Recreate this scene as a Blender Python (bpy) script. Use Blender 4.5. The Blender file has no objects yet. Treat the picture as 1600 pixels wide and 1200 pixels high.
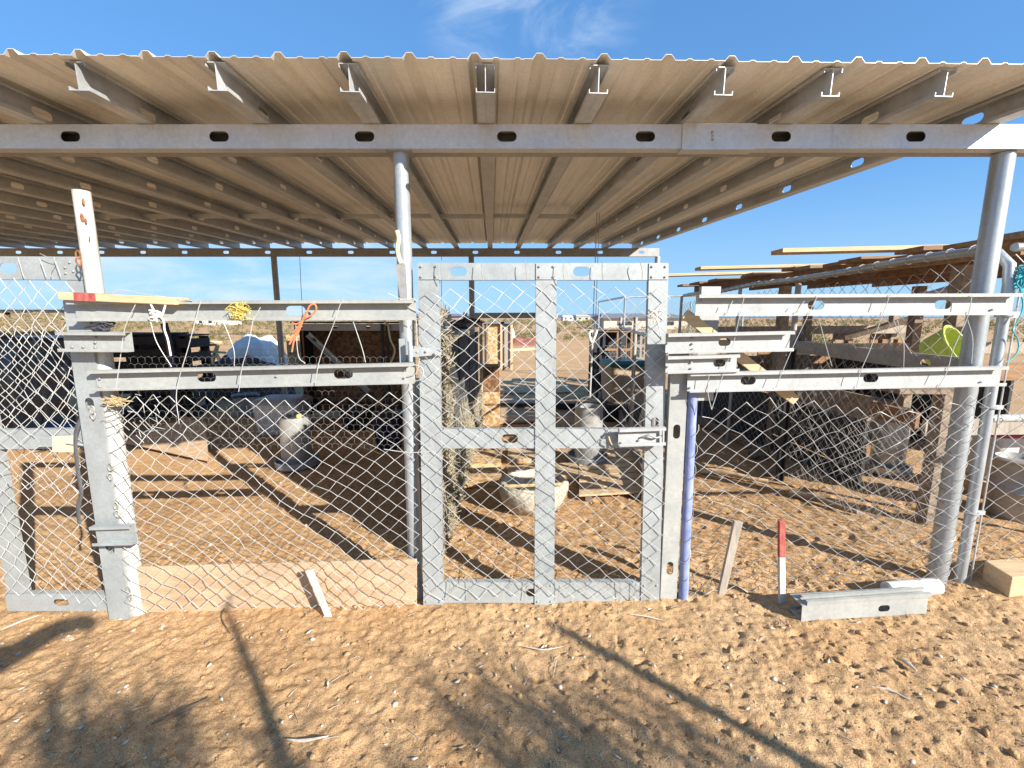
import bpy, bmesh, math, random
import numpy as np
from mathutils import Vector, Matrix

random.seed(7)
rng = np.random.default_rng(11)
SC = bpy.context.scene
COL = SC.collection

# ------------------------------------------------------------------ camera
FPX = 680.0
PITCH = math.radians(8.6)
CAM = Vector((0.0, -2.2, 1.538))
cp, sp = math.cos(PITCH), math.sin(PITCH)
cd = bpy.data.cameras.new('camera')
cam = bpy.data.objects.new('camera', cd)
COL.objects.link(cam)
cam.location = CAM
cam.rotation_euler = (math.radians(90) - PITCH, 0, 0)
cd.sensor_width = 36.0
cd.lens = FPX / 1600 * 36
cd.clip_start = 0.02
cd.clip_end = 20000
SC.camera = cam


def ray(px, py):
    v = (600 - py) / FPX
    u = (px - 800) / FPX
    return Vector((u, cp + v * sp, v * cp - sp))


def P(px, py, y=0.0):
    d = ray(px, py)
    return CAM + d * ((y - CAM.y) / d.y)


def Hs(x, y):
    """gentle lie of the land (z of the mean ground)"""
    f = min(1.0, max(0.0, (6.0 - y) / 5.0))
    if y < -2:
        f *= max(0.0, 1 - (-2 - y) / 6)
    return 0.036 * max(-3.2, min(3.2, x)) * f


def G(px, py, lift=0.0):
    d = ray(px, py)
    z = lift
    for _ in range(12):
        p = CAM + d * ((z - CAM.z) / d.z)
        z = Hs(p.x, p.y) + lift
    return CAM + d * ((z - CAM.z) / d.z)


# ------------------------------------------------------------------ sun, sky
SHL = ray(130, 975)                       # the way the sunlight travels
SHL.normalize()
TOSUN = -SHL
SUN_EL = math.asin(TOSUN.z)
SUN_AZ = math.atan2(TOSUN.x, TOSUN.y)     # clockwise from +Y
sd = bpy.data.lights.new('sun', 'SUN')
sun = bpy.data.objects.new('sun', sd)
COL.objects.link(sun)
sun.location = (6, -6, 8)
sun.rotation_euler = SHL.to_track_quat('-Z', 'Y').to_euler()
sd.energy = 5.0
sd.angle = math.radians(0.5)
sd.color = (1.0, 0.94, 0.85)

wd = bpy.data.worlds.new('World')
SC.world = wd
wd.use_nodes = True
wn, wl = wd.node_tree.nodes, wd.node_tree.links
wn.clear()
w_out = wn.new('ShaderNodeOutputWorld')
w_bg = wn.new('ShaderNodeBackground')
w_bg.inputs['Strength'].default_value = 0.085
sky = wn.new('ShaderNodeTexSky')
sky.sky_type = 'NISHITA'
sky.sun_disc = False
sky.sun_elevation = SUN_EL
sky.sun_rotation = SUN_AZ
sky.altitude = 400
sky.air_density = 1.0
sky.dust_density = 0.15
sky.ozone_density = 3.0
w_tc = wn.new('ShaderNodeTexCoord')


def wmath(op, a, b=None):
    n = wn.new('ShaderNodeMath')
    n.operation = op
    for i, s in enumerate((a, b)):
        if s is None:
            continue
        if isinstance(s, (int, float)):
            n.inputs[i].default_value = s
        else:
            wl.new(s, n.inputs[i])
    return n.outputs[0]


def cloud_layer(scale, squash, rot, lo, hi, seed):
    mp = wn.new('ShaderNodeMapping')
    mp.inputs['Scale'].default_value = squash
    mp.inputs['Rotation'].default_value = rot
    mp.inputs['Location'].default_value = seed
    wl.new(w_tc.outputs['Generated'], mp.inputs['Vector'])
    nz = wn.new('ShaderNodeTexNoise')
    nz.inputs['Scale'].default_value = scale
    nz.inputs['Detail'].default_value = 9
    nz.inputs['Roughness'].default_value = 0.62
    nz.inputs['Distortion'].default_value = 0.6
    wl.new(mp.outputs['Vector'], nz.inputs['Vector'])
    mr = wn.new('ShaderNodeMapRange')
    mr.interpolation_type = 'SMOOTHSTEP'
    mr.inputs['From Min'].default_value = lo
    mr.inputs['From Max'].default_value = hi
    wl.new(nz.outputs['Fac'], mr.inputs['Value'])
    return mr.outputs['Result']


def sky_patch(px, py, inner, outer):
    d = ray(px, py)
    d.normalize()
    dt = wn.new('ShaderNodeVectorMath')
    dt.operation = 'DOT_PRODUCT'
    wl.new(w_tc.outputs['Generated'], dt.inputs[0])
    dt.inputs[1].default_value = d
    mr = wn.new('ShaderNodeMapRange')
    mr.interpolation_type = 'SMOOTHSTEP'
    mr.inputs['From Min'].default_value = math.cos(math.radians(outer))
    mr.inputs['From Max'].default_value = math.cos(math.radians(inner))
    wl.new(dt.outputs['Value'], mr.inputs['Value'])
    return mr.outputs['Result']


cirrus = wmath('MULTIPLY', cloud_layer(5.5, (1.0, 1.0, 2.6), (0.0, 0.5, 0.3), 0.42, 0.78, (0.3, 1.7, 0.2)),
               sky_patch(830, 0, 1, 13))
lowcl = wmath('MULTIPLY', cloud_layer(3.2, (1.0, 1.0, 5.0), (0.0, 0.06, 0.0), 0.34, 0.62, (2.1, 0.4, 0.9)),
              sky_patch(220, 440, 14, 36))
c_sep = wn.new('ShaderNodeSeparateXYZ')
wl.new(w_tc.outputs['Generated'], c_sep.inputs[0])
c_low = wn.new('ShaderNodeMapRange')
c_low.interpolation_type = 'SMOOTHSTEP'
c_low.inputs['From Min'].default_value = 0.16
c_low.inputs['From Max'].default_value = 0.34
c_low.inputs['To Min'].default_value = 1.0
c_low.inputs['To Max'].default_value = 0.0
wl.new(c_sep.outputs['Z'], c_low.inputs['Value'])
lowcl = wmath('MULTIPLY', lowcl, c_low.outputs[0])
cmask = wmath('MINIMUM', wmath('ADD', wmath('MULTIPLY', cirrus, 0.5), wmath('MULTIPLY', lowcl, 0.75)), 0.85)
w_mix = wn.new('ShaderNodeMix')
w_mix.data_type = 'RGBA'
wl.new(cmask, w_mix.inputs[0])
w_gam = wn.new('ShaderNodeGamma')
w_gam.inputs[1].default_value = 0.45
wl.new(sky.outputs['Color'], w_gam.inputs[0])
w_tint = wn.new('ShaderNodeMix')
w_tint.data_type = 'RGBA'
w_tint.blend_type = 'MULTIPLY'
w_tint.clamp_result = False
w_tint.inputs[0].default_value = 1.0
wl.new(w_gam.outputs[0], w_tint.inputs[6])
w_tint.inputs[7].default_value = (0.85, 1.72, 2.8, 1)
w_sep = wn.new('ShaderNodeSeparateXYZ')
wl.new(w_tc.outputs['Generated'], w_sep.inputs[0])
w_hz = wn.new('ShaderNodeMapRange')
w_hz.interpolation_type = 'SMOOTHSTEP'
w_hz.inputs['From Min'].default_value = 0.0
w_hz.inputs['From Max'].default_value = 0.30
w_hz.inputs['To Min'].default_value = 0.55
w_hz.inputs['To Max'].default_value = 0.0
wl.new(w_sep.outputs['Z'], w_hz.inputs['Value'])
w_pale = wn.new('ShaderNodeMix')
w_pale.data_type = 'RGBA'
wl.new(w_hz.outputs[0], w_pale.inputs[0])
wl.new(w_tint.outputs[2], w_pale.inputs[6])
w_pale.inputs[7].default_value = (3.1, 4.5, 5.5, 1)
wl.new(w_pale.outputs[2], w_mix.inputs[6])
w_mix.inputs[7].default_value = (4.8, 5.6, 6.6, 1)
wl.new(w_mix.outputs[2], w_bg.inputs['Color'])
wl.new(w_bg.outputs['Background'], w_out.inputs['Surface'])

SC.view_settings.view_transform = 'Standard'
SC.view_settings.look = 'None'
SC.view_settings.gamma = 1.0
SC.view_settings.exposure = 1.0
SC.render.engine = 'CYCLES'
try:
    SC.cycles.max_bounces = 8
    SC.cycles.diffuse_bounces = 5
    SC.cycles.glossy_bounces = 4
except Exception:
    pass

# ------------------------------------------------------------------ materials
MATS = {}


def mat(name, col, rough=0.6, metal=0.0, var=0.15, scale=6.0, col2=None, bump=0.0, bscale=40.0,
        stretch=(1, 1, 1), spec=0.5, fine=0.12, kind='noise', trans=0.0):
    m = bpy.data.materials.new(name)
    m.use_nodes = True
    n, l = m.node_tree.nodes, m.node_tree.links
    n.clear()
    out = n.new('ShaderNodeOutputMaterial')
    bs = n.new('ShaderNodeBsdfPrincipled')
    l.new(bs.outputs[0], out.inputs[0])
    bs.inputs['Roughness'].default_value = rough
    bs.inputs['Metallic'].default_value = metal
    bs.inputs['Specular IOR Level'].default_value = spec
    tc = n.new('ShaderNodeTexCoord')
    geo = n.new('ShaderNodeNewGeometry')
    mp = n.new('ShaderNodeMapping')
    mp.inputs['Scale'].default_value = stretch
    l.new(geo.outputs['Position'], mp.inputs['Vector'])
    if kind == 'flake':
        t1 = n.new('ShaderNodeTexVoronoi')
        t1.inputs['Scale'].default_value = scale
        sep = n.new('ShaderNodeSeparateColor')
        l.new(mp.outputs[0], t1.inputs['Vector'])
        l.new(t1.outputs['Color'], sep.inputs[0])
        f1 = sep.outputs[0]
    else:
        t1 = n.new('ShaderNodeTexNoise')
        t1.inputs['Scale'].default_value = scale
        t1.inputs['Detail'].default_value = 6
        t1.inputs['Roughness'].default_value = 0.6
        l.new(mp.outputs[0], t1.inputs['Vector'])
        f1 = t1.outputs['Fac']
    rp = n.new('ShaderNodeValToRGB')
    c = Vector(col)
    a = c * (1 - var)
    b = Vector(col2) if col2 else c * (1 + var)
    rp.color_ramp.elements[0].position = 0.3
    rp.color_ramp.elements[1].position = 0.7
    rp.color_ramp.elements[0].color = (*a, 1)
    rp.color_ramp.elements[1].color = (*[min(1, q) for q in b], 1)
    l.new(f1, rp.inputs[0])
    t2 = n.new('ShaderNodeTexNoise')
    t2.inputs['Scale'].default_value = scale * 9
    t2.inputs['Detail'].default_value = 4
    l.new(mp.outputs[0], t2.inputs['Vector'])
    mr = n.new('ShaderNodeMapRange')
    mr.inputs['From Min'].default_value = 0.25
    mr.inputs['From Max'].default_value = 0.75
    mr.inputs['To Min'].default_value = 1 - fine
    mr.inputs['To Max'].default_value = 1 + fine
    l.new(t2.outputs['Fac'], mr.inputs['Value'])
    mx = n.new('ShaderNodeVectorMath')
    mx.operation = 'SCALE'
    l.new(rp.outputs[0], mx.inputs[0])
    l.new(mr.outputs[0], mx.inputs['Scale'])
    cout = mx.outputs[0]
    if name.startswith('galv') or name in ('purlin_steel', 'white_paint', 'roof_sheet'):
        vs_ = n.new('ShaderNodeTexVoronoi')
        vs_.inputs['Scale'].default_value = 85
        l.new(geo.outputs['Position'], vs_.inputs['Vector'])
        sc_ = n.new('ShaderNodeSeparateColor')
        l.new(vs_.outputs['Color'], sc_.inputs[0])
        m1 = n.new('ShaderNodeMapRange')
        m1.inputs['To Min'].default_value = 0.95
        m1.inputs['To Max'].default_value = 1.05
        l.new(sc_.outputs[0], m1.inputs['Value'])
        v1 = n.new('ShaderNodeVectorMath')
        v1.operation = 'SCALE'
        l.new(cout, v1.inputs[0])
        l.new(m1.outputs[0], v1.inputs['Scale'])
        # dirt runs, scuffs and a little rust
        gm_ = n.new('ShaderNodeMapping')
        gm_.inputs['Scale'].default_value = (9, 9, 2.0) if name != 'roof_sheet' else (7, 0.5, 3)
        l.new(geo.outputs['Position'], gm_.inputs['Vector'])
        gn = n.new('ShaderNodeTexNoise')
        gn.inputs['Scale'].default_value = 2.2
        gn.inputs['Detail'].default_value = 9
        gn.inputs['Roughness'].default_value = 0.7
        l.new(gm_.outputs[0], gn.inputs['Vector'])
        g1 = n.new('ShaderNodeMapRange')
        g1.inputs['From Min'].default_value = 0.58
        g1.inputs['From Max'].default_value = 0.74
        g1.inputs['To Max'].default_value = 0.3 if name in ('purlin_steel', 'roof_sheet') else 0.38
        l.new(gn.outputs['Fac'], g1.inputs['Value'])
        g2 = n.new('ShaderNodeMix')
        g2.data_type = 'RGBA'
        l.new(g1.outputs[0], g2.inputs[0])
        l.new(v1.outputs[0], g2.inputs[6])
        g2.inputs[7].default_value = ((0.30, 0.23, 0.16, 1) if name not in ('galv_beam', 'purlin_steel') else (0.27, 0.26, 0.25, 1)) if name != 'roof_sheet' else (0.6, 0.55, 0.48, 1)
        cout = g2.outputs[2]
    l.new(cout, bs.inputs['Base Color'])
    if bump:
        t3 = n.new('ShaderNodeTexNoise')
        t3.inputs['Scale'].default_value = bscale
        t3.inputs['Detail'].default_value = 5
        l.new(mp.outputs[0], t3.inputs['Vector'])
        bp = n.new('ShaderNodeBump')
        bp.inputs['Strength'].default_value = bump
        bp.inputs['Distance'].default_value = 0.01
        l.new(t3.outputs['Fac'], bp.inputs['Height'])
        l.new(bp.outputs[0], bs.inputs['Normal'])
    rr = n.new('ShaderNodeMapRange')
    rr.inputs['From Min'].default_value = 0.3
    rr.inputs['From Max'].default_value = 0.7
    rr.inputs['To Min'].default_value = max(0.05, rough - 0.1)
    rr.inputs['To Max'].default_value = min(1, rough + 0.1)
    l.new(t1.outputs['Fac'] if kind != 'flake' else t2.outputs['Fac'], rr.inputs['Value'])
    l.new(rr.outputs[0], bs.inputs['Roughness'])
    if trans:
        tr = n.new('ShaderNodeBsdfTranslucent')
        l.new(mx.outputs[0], tr.inputs[0])
        ms = n.new('ShaderNodeMixShader')
        ms.inputs[0].default_value = trans
        l.new(bs.outputs[0], ms.inputs[1])
        l.new(tr.outputs[0], ms.inputs[2])
        l.new(ms.outputs[0], out.inputs[0])
    MATS[name] = m
    return m


mat('galv', (0.36, 0.385, 0.38), 0.5, 0.25, 0.10, 7, bump=0.04, bscale=50, fine=0.06)
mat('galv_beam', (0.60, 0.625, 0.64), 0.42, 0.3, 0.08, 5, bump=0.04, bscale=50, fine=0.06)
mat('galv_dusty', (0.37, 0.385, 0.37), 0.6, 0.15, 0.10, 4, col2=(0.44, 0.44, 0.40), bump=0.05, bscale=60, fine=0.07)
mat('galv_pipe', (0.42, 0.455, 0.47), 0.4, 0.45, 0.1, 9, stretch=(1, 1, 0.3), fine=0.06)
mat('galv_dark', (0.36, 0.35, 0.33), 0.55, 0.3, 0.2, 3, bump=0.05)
mat('roof_sheet', (0.86, 0.84, 0.78), 0.42, 0.15, 0.16, 1.6, stretch=(3, 0.4, 1), fine=0.05)
mat('purlin_steel', (0.52, 0.54, 0.55), 0.5, 0.35, 0.18, 4, fine=0.08)
mat('wire', (0.54, 0.54, 0.52), 0.45, 0.3, 0.15, 12, fine=0.1)
mat('wire_old', (0.36, 0.35, 0.32), 0.55, 0.3, 0.25, 12, fine=0.1)
mat('white_paint', (0.42, 0.425, 0.41), 0.5, 0, 0.1, 9, bump=0.1, bscale=30, fine=0.05)
mat('rust', (0.28, 0.11, 0.05), 0.85, 0, 0.4, 25, bump=0.3)
mat('blue_pvc', (0.17, 0.24, 0.52), 0.6, 0, 0.2, 14, col2=(0.34, 0.38, 0.56), stretch=(2, 2, 0.7), bump=0.1, fine=0.15)
mat('wood_new', (0.60, 0.41, 0.22), 0.75, 0, 0.2, 7, col2=(0.68, 0.50, 0.30), stretch=(0.5, 6, 9), bump=0.15, bscale=20)
mat('wood_cut', (0.45, 0.28, 0.14), 0.8, 0, 0.2, 25, bump=0.15)
mat('wood_old', (0.24, 0.18, 0.13), 0.85, 0, 0.3, 6, col2=(0.36, 0.28, 0.2), stretch=(1, 5, 7), bump=0.3, bscale=20)
mat('wood_brown', (0.26, 0.14, 0.07), 0.8, 0, 0.35, 5, col2=(0.38, 0.22, 0.11), stretch=(0.7, 5, 6), bump=0.25, bscale=20)
mat('wood_grey', (0.36, 0.31, 0.25), 0.85, 0, 0.25, 6, stretch=(7, 7, 1), bump=0.3, bscale=20)
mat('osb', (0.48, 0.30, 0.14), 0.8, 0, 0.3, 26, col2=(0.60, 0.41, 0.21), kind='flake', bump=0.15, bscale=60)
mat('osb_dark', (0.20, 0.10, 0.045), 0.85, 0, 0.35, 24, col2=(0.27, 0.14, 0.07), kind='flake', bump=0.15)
mat('plywood', (0.46, 0.305, 0.175), 0.9, 0, 0.2, 5, col2=(0.56, 0.40, 0.25), stretch=(0.9, 4, 4), bump=0.35, bscale=30)
mat('red_paint', (0.40, 0.045, 0.05), 0.75, 0, 0.35, 22, col2=(0.50, 0.16, 0.12), stretch=(2, 2, 0.8), bump=0.2)
mat('white_wood', (0.56, 0.53, 0.47), 0.8, 0, 0.25, 14, col2=(0.62, 0.60, 0.56), bump=0.25, bscale=30, stretch=(3, 3, 0.6))
mat('black_tarp', (0.012, 0.014, 0.02), 0.38, 0, 0.4, 5, bump=0.5, bscale=9)
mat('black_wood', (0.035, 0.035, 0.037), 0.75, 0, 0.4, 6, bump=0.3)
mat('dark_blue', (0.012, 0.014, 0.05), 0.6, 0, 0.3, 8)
mat('straw', (0.47, 0.40, 0.26), 0.8, 0, 0.35, 5, col2=(0.58, 0.51, 0.36), trans=0.2)
mat('straw_core', (0.30, 0.22, 0.11), 0.95, 0, 0.45, 14, stretch=(1, 3, 6), bump=0.8, bscale=30)
mat('white_plastic', (0.68, 0.67, 0.63), 0.45, 0, 0.08, 5, trans=0.1)
mat('grey_plastic', (0.30, 0.32, 0.34), 0.5, 0, 0.12, 5)
mat('beige_plastic', (0.42, 0.32, 0.2), 0.5, 0, 0.12, 6)
mat('green_plastic', (0.02, 0.12, 0.09), 0.3, 0, 0.2, 6)
mat('yellow_plastic', (0.55, 0.62, 0.13), 0.45, 0, 0.08, 5, trans=0.25)
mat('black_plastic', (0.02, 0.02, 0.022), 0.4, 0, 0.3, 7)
mat('feeder_zinc', (0.46, 0.46, 0.44), 0.4, 0.4, 0.08, 3, stretch=(1, 1, 3), fine=0.04)
mat('concrete', (0.52, 0.45, 0.34), 0.95, 0, 0.3, 9, col2=(0.66, 0.60, 0.48), bump=1.0, bscale=25)
mat('wet', (0.05, 0.055, 0.045), 0.06, 0, 0.2, 5)
mat('rope_white', (0.70, 0.66, 0.58), 0.85, 0, 0.15, 30)
mat('rope_yellow', (0.62, 0.50, 0.13), 0.8, 0, 0.2, 30)
mat('rope_orange', (0.62, 0.20, 0.09), 0.75, 0, 0.2, 30)
mat('rope_teal', (0.05, 0.42, 0.48), 0.75, 0, 0.2, 30)
mat('rope_tan', (0.5, 0.38, 0.2), 0.85, 0, 0.2, 30)
mat('cloth', (0.72, 0.70, 0.66), 0.85, 0, 0.08, 4, bump=0.3, bscale=12)
mat('cloth_dark', (0.05, 0.05, 0.06), 0.85, 0, 0.3, 6, bump=0.3, bscale=12)
mat('strap', (0.09, 0.09, 0.09), 0.8, 0, 0.3, 20)
mat('tan_adhesive', (0.62, 0.53, 0.36), 0.7, 0, 0.15, 12)
mat('bark', (0.12, 0.09, 0.06), 0.9, 0, 0.3, 12, bump=0.5)
mat('leaf', (0.07, 0.10, 0.03), 0.6, 0, 0.3, 5, trans=0.3)
mat('scrub', (0.12, 0.13, 0.045), 0.8, 0, 0.35, 0.15, col2=(0.26, 0.23, 0.09), trans=0.25)
mat('stone', (0.50, 0.42, 0.32), 0.9, 0, 0.4, 30, col2=(0.68, 0.6, 0.5))
mat('debris', (0.58, 0.47, 0.33), 0.85, 0, 0.35, 14, col2=(0.72, 0.66, 0.56))
mat('rusty_pile', (0.26, 0.10, 0.07), 0.9, 0, 0.3, 5, bump=0.6, bscale=8)
mat('stucco', (0.55, 0.48, 0.38), 0.9, 0, 0.1, 2)
mat('grey_roof', (0.16, 0.17, 0.19), 0.8, 0, 0.1, 1)
mat('far_white', (0.7, 0.68, 0.64), 0.8, 0, 0.08, 0.5)
mat('hill', (0.16, 0.17, 0.22), 0.95, 0, 0.2, 0.002)
mat('window_dark', (0.03, 0.035, 0.04), 0.15, 0, 0.1, 3)
mat('red_plastic', (0.45, 0.03, 0.06), 0.5, 0, 0.15, 6)
mat('blue_plastic', (0.03, 0.16, 0.5), 0.45, 0, 0.15, 6)
mat('corrugate', (0.55, 0.56, 0.58), 0.45, 0.3, 0.12, 4)


def sand_material():
    m = bpy.data.materials.new('sand')
    m.use_nodes = True
    n, l = m.node_tree.nodes, m.node_tree.links
    n.clear()
    out = n.new('ShaderNodeOutputMaterial')
    bs = n.new('ShaderNodeBsdfPrincipled')
    l.new(bs.outputs[0], out.inputs[0])
    bs.inputs['Roughness'].default_value = 0.95
    bs.inputs['Specular IOR Level'].default_value = 0.15
    geo = n.new('ShaderNodeNewGeometry')

    def noise(sc, det=6, ro=0.6):
        t = n.new('ShaderNodeTexNoise')
        t.inputs['Scale'].default_value = sc
        t.inputs['Detail'].default_value = det
        t.inputs['Roughness'].default_value = ro
        l.new(geo.outputs['Position'], t.inputs['Vector'])
        return t.outputs['Fac']

    def ramp(f, stops):
        r = n.new('ShaderNodeValToRGB')
        e = r.color_ramp.elements
        while len(e) < len(stops):
            e.new(0.5)
        for q, (p, c) in zip(e, stops):
            q.position = p
            q.color = (*c, 1)
        l.new(f, r.inputs[0])
        return r.outputs[0]

    def mix(f, a, b, mode='MIX'):
        x = n.new('ShaderNodeMix')
        x.data_type = 'RGBA'
        x.blend_type = mode
        if isinstance(f, float):
            x.inputs[0].default_value = f
        else:
            l.new(f, x.inputs[0])
        for i, s in ((6, a), (7, b)):
            if isinstance(s, tuple):
                x.inputs[i].default_value = (*s, 1)
            else:
                l.new(s, x.inputs[i])
        return x.outputs[2]
    base = ramp(noise(1.3), [(0.3, (0.465, 0.28, 0.133)), (0.5, (0.53, 0.335, 0.17)), (0.72, (0.58, 0.388, 0.212))])
    mid = ramp(noise(28, 5), [(0.3, (0.74, 0.71, 0.69)), (0.55, (1, 1, 1)), (0.75, (1.1, 1.1, 1.1))])
    c = mix(1.0, base, mid, 'MULTIPLY')
    spk = ramp(noise(240, 2, 0.5), [(0.36, (0.6, 0.57, 0.54)), (0.5, (1, 1, 1)), (0.66, (1.18, 1.2, 1.22))])
    c = mix(1.0, c, spk, 'MULTIPLY')
    # dung-brown crumbs
    vo = n.new('ShaderNodeTexVoronoi')
    vo.inputs['Scale'].default_value = 70
    l.new(geo.outputs['Position'], vo.inputs['Vector'])
    crumbs = ramp(vo.outputs['Distance'], [(0.0, (1, 1, 1)), (0.16, (1, 1, 1)), (0.24, (0, 0, 0))])
    sp = n.new('ShaderNodeSeparateColor')
    l.new(vo.outputs['Color'], sp.inputs[0])
    pick = n.new('ShaderNodeMath')
    pick.operation = 'GREATER_THAN'
    pick.inputs[1].default_value = 0.8
    l.new(sp.outputs[0], pick.inputs[0])
    bw = n.new('ShaderNodeRGBToBW')
    l.new(crumbs, bw.inputs[0])
    mu = n.new('ShaderNodeMath')
    mu.operation = 'MULTIPLY'
    l.new(bw.outputs[0], mu.inputs[0])
    l.new(pick.outputs[0], mu.inputs[1])
    c = mix(mu.outputs[0], c, (0.16, 0.10, 0.06))
    l.new(c, bs.inputs['Base Color'])
    b1 = n.new('ShaderNodeBump')
    b1.inputs['Strength'].default_value = 0.7
    b1.inputs['Distance'].default_value = 0.012
    l.new(noise(38, 8, 0.65), b1.inputs['Height'])
    b2 = n.new('ShaderNodeBump')
    b2.inputs['Strength'].default_value = 0.6
    b2.inputs['Distance'].default_value = 0.004
    l.new(noise(190, 4, 0.6), b2.inputs['Height'])
    l.new(b1.outputs[0], b2.inputs['Normal'])
    l.new(b2.outputs[0], bs.inputs['Normal'])
    MATS['sand'] = m


sand_material()

# ------------------------------------------------------------------ builders
WLOC = {}


class MB:
    def __init__(s):
        s.v = []
        s.f = []

    def add(s, vs, fs):
        o = len(s.v)
        s.v += [tuple(q) for q in vs]
        s.f += [tuple(i + o for i in f) for f in fs]
        return s

    def box(s, c, size, ax=None):
        c = Vector(c)
        X, Y, Z = ax if ax else (Vector((1, 0, 0)), Vector((0, 1, 0)), Vector((0, 0, 1)))
        h = [q / 2 for q in size]
        vs = [c + X * (h[0] * i) + Y * (h[1] * j) + Z * (h[2] * k) for k in (-1, 1) for j in (-1, 1) for i in (-1, 1)]
        fs = [(0, 2, 3, 1), (4, 5, 7, 6), (0, 1, 5, 4), (2, 6, 7, 3), (0, 4, 6, 2), (1, 3, 7, 5)]
        return s.add(vs, fs)

    def bar(s, a, b, w, h, up=(0, 0, 1)):
        a, b = Vector(a), Vector(b)
        X = (b - a)
        L = X.length
        X.normalize()
        Z = Vector(up)
        Y = Z.cross(X)
        if Y.length < 1e-4:
            Y = Vector((0, 1, 0))
        Y.normalize()
        Z = X.cross(Y)
        return s.box((a + b) / 2, (L, w, h), (X, Y, Z))

    def tube(s, pts, r, n=8, cap=True, flat=1.0):
        pts = [Vector(p) for p in pts]
        rs = r if isinstance(r, (list, tuple)) else [r] * len(pts)
        vs, fs = [], []
        ref = None
        for i, p in enumerate(pts):
            t = (pts[min(i + 1, len(pts) - 1)] - pts[max(i - 1, 0)])
            if t.length < 1e-9:
                t = Vector((0, 0, 1))
            t.normalize()
            if ref is None:
                ref = Vector((0, 0, 1)) if abs(t.z) < 0.9 else Vector((1, 0, 0))
            a = ref - t * ref.dot(t)
            if a.length < 1e-4:
                a = t.orthogonal()
            a.normalize()
            ref = a
            b = t.cross(a)
            for k in range(n):
                q = 2 * math.pi * k / n
                vs.append(p + (a * math.cos(q) + b * (math.sin(q) * flat)) * rs[i])
        for i in range(len(pts) - 1):
            for k in range(n):
                fs.append((i * n + k, i * n + (k + 1) % n, (i + 1) * n + (k + 1) % n, (i + 1) * n + k))
        if cap:
            fs.append(tuple(range(n - 1, -1, -1)))
            e = (len(pts) - 1) * n
            fs.append(tuple(range(e, e + n)))
        return s.add(vs, fs)

    def lathe(s, c, prof, n=24, sx=1.0, sy=1.0, close=True):
        c = Vector(c)
        vs, fs = [], []
        for r, z in prof:
            for k in range(n):
                q = 2 * math.pi * k / n
                vs.append(c + Vector((r * math.cos(q) * sx, r * math.sin(q) * sy, z)))
        for i in range(len(prof) - 1):
            for k in range(n):
                fs.append((i * n + k, i * n + (k + 1) % n, (i + 1) * n + (k + 1) % n, (i + 1) * n + k))
        if close:
            fs.append(tuple(range(n - 1, -1, -1)))
            e = (len(prof) - 1) * n
            fs.append(tuple(range(e, e + n)))
        return s.add(vs, fs)

    def slab(s, quad, t):
        """a board from four world corners, given thickness along its normal"""
        q = [Vector(p) for p in quad]
        nrm = (q[2] - q[0]).cross(q[3] - q[1])
        nrm.normalize()
        vs = q + [p - nrm * t for p in q]
        fs = [(0, 1, 2, 3), (7, 6, 5, 4)] + [((i + 1) % 4, i, i + 4, (i + 1) % 4 + 4) for i in range(4)]
        return s.add(vs, fs)

    def xf(s, fn):
        s.v = [tuple(fn(Vector(p))) for p in s.v]
        return s

    def build(s, name, m, parent=None, loc=None, smooth=False, angle=35, bevel=0.0):
        if loc is None:
            loc = WLOC[parent.name] if parent else Vector((0, 0, 0))
        loc = Vector(loc)
        me = bpy.data.meshes.new(name)
        me.from_pydata([tuple(Vector(p) - loc) for p in s.v], [], s.f)
        me.update()
        me.materials.append(MATS[m])
        if smooth:
            me.shade_smooth()
            me.set_sharp_from_angle(angle=math.radians(angle))
        o = bpy.data.objects.new(name, me)
        COL.objects.link(o)
        if parent:
            o.parent = parent
        else:
            o.location = loc
        WLOC[o.name] = loc
        if bevel:
            b = o.modifiers.new('bevel', 'BEVEL')
            b.width = bevel
            b.segments = 2
            b.limit_method = 'ANGLE'
        return o


def thing(name, label, cat, loc, group=None):
    o = bpy.data.objects.new(name, None)
    COL.objects.link(o)
    o.location = loc
    o.empty_display_size = 0.1
    o['label'] = label
    o['category'] = cat
    if group:
        o['group'] = group
    WLOC[o.name] = Vector(loc)
    return o


def tag(o, label, cat, group=None):
    o['label'] = label
    o['category'] = cat
    if group:
        o['group'] = group
    return o


def stuff(o):
    o['kind'] = 'stuff'
    return o


def structure(o):
    o['kind'] = 'structure'
    return o


def place(mesh_obj, name, parent, wpos):
    """another piece sharing the mesh of mesh_obj, moved by a world offset"""
    o = mesh_obj.copy()
    o.name = name
    COL.objects.link(o)
    o.parent = parent
    o.location = Vector(mesh_obj.location) + Vector(wpos)
    WLOC[o.name] = WLOC[parent.name]
    return o


def basis(A, B, wdir):
    U = Vector(B) - Vector(A)
    L = U.length
    U.normalize()
    W = Vector(wdir)
    W = W - U * W.dot(U)
    W.normalize()
    N = U.cross(W)
    return U, W, N, L


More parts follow.
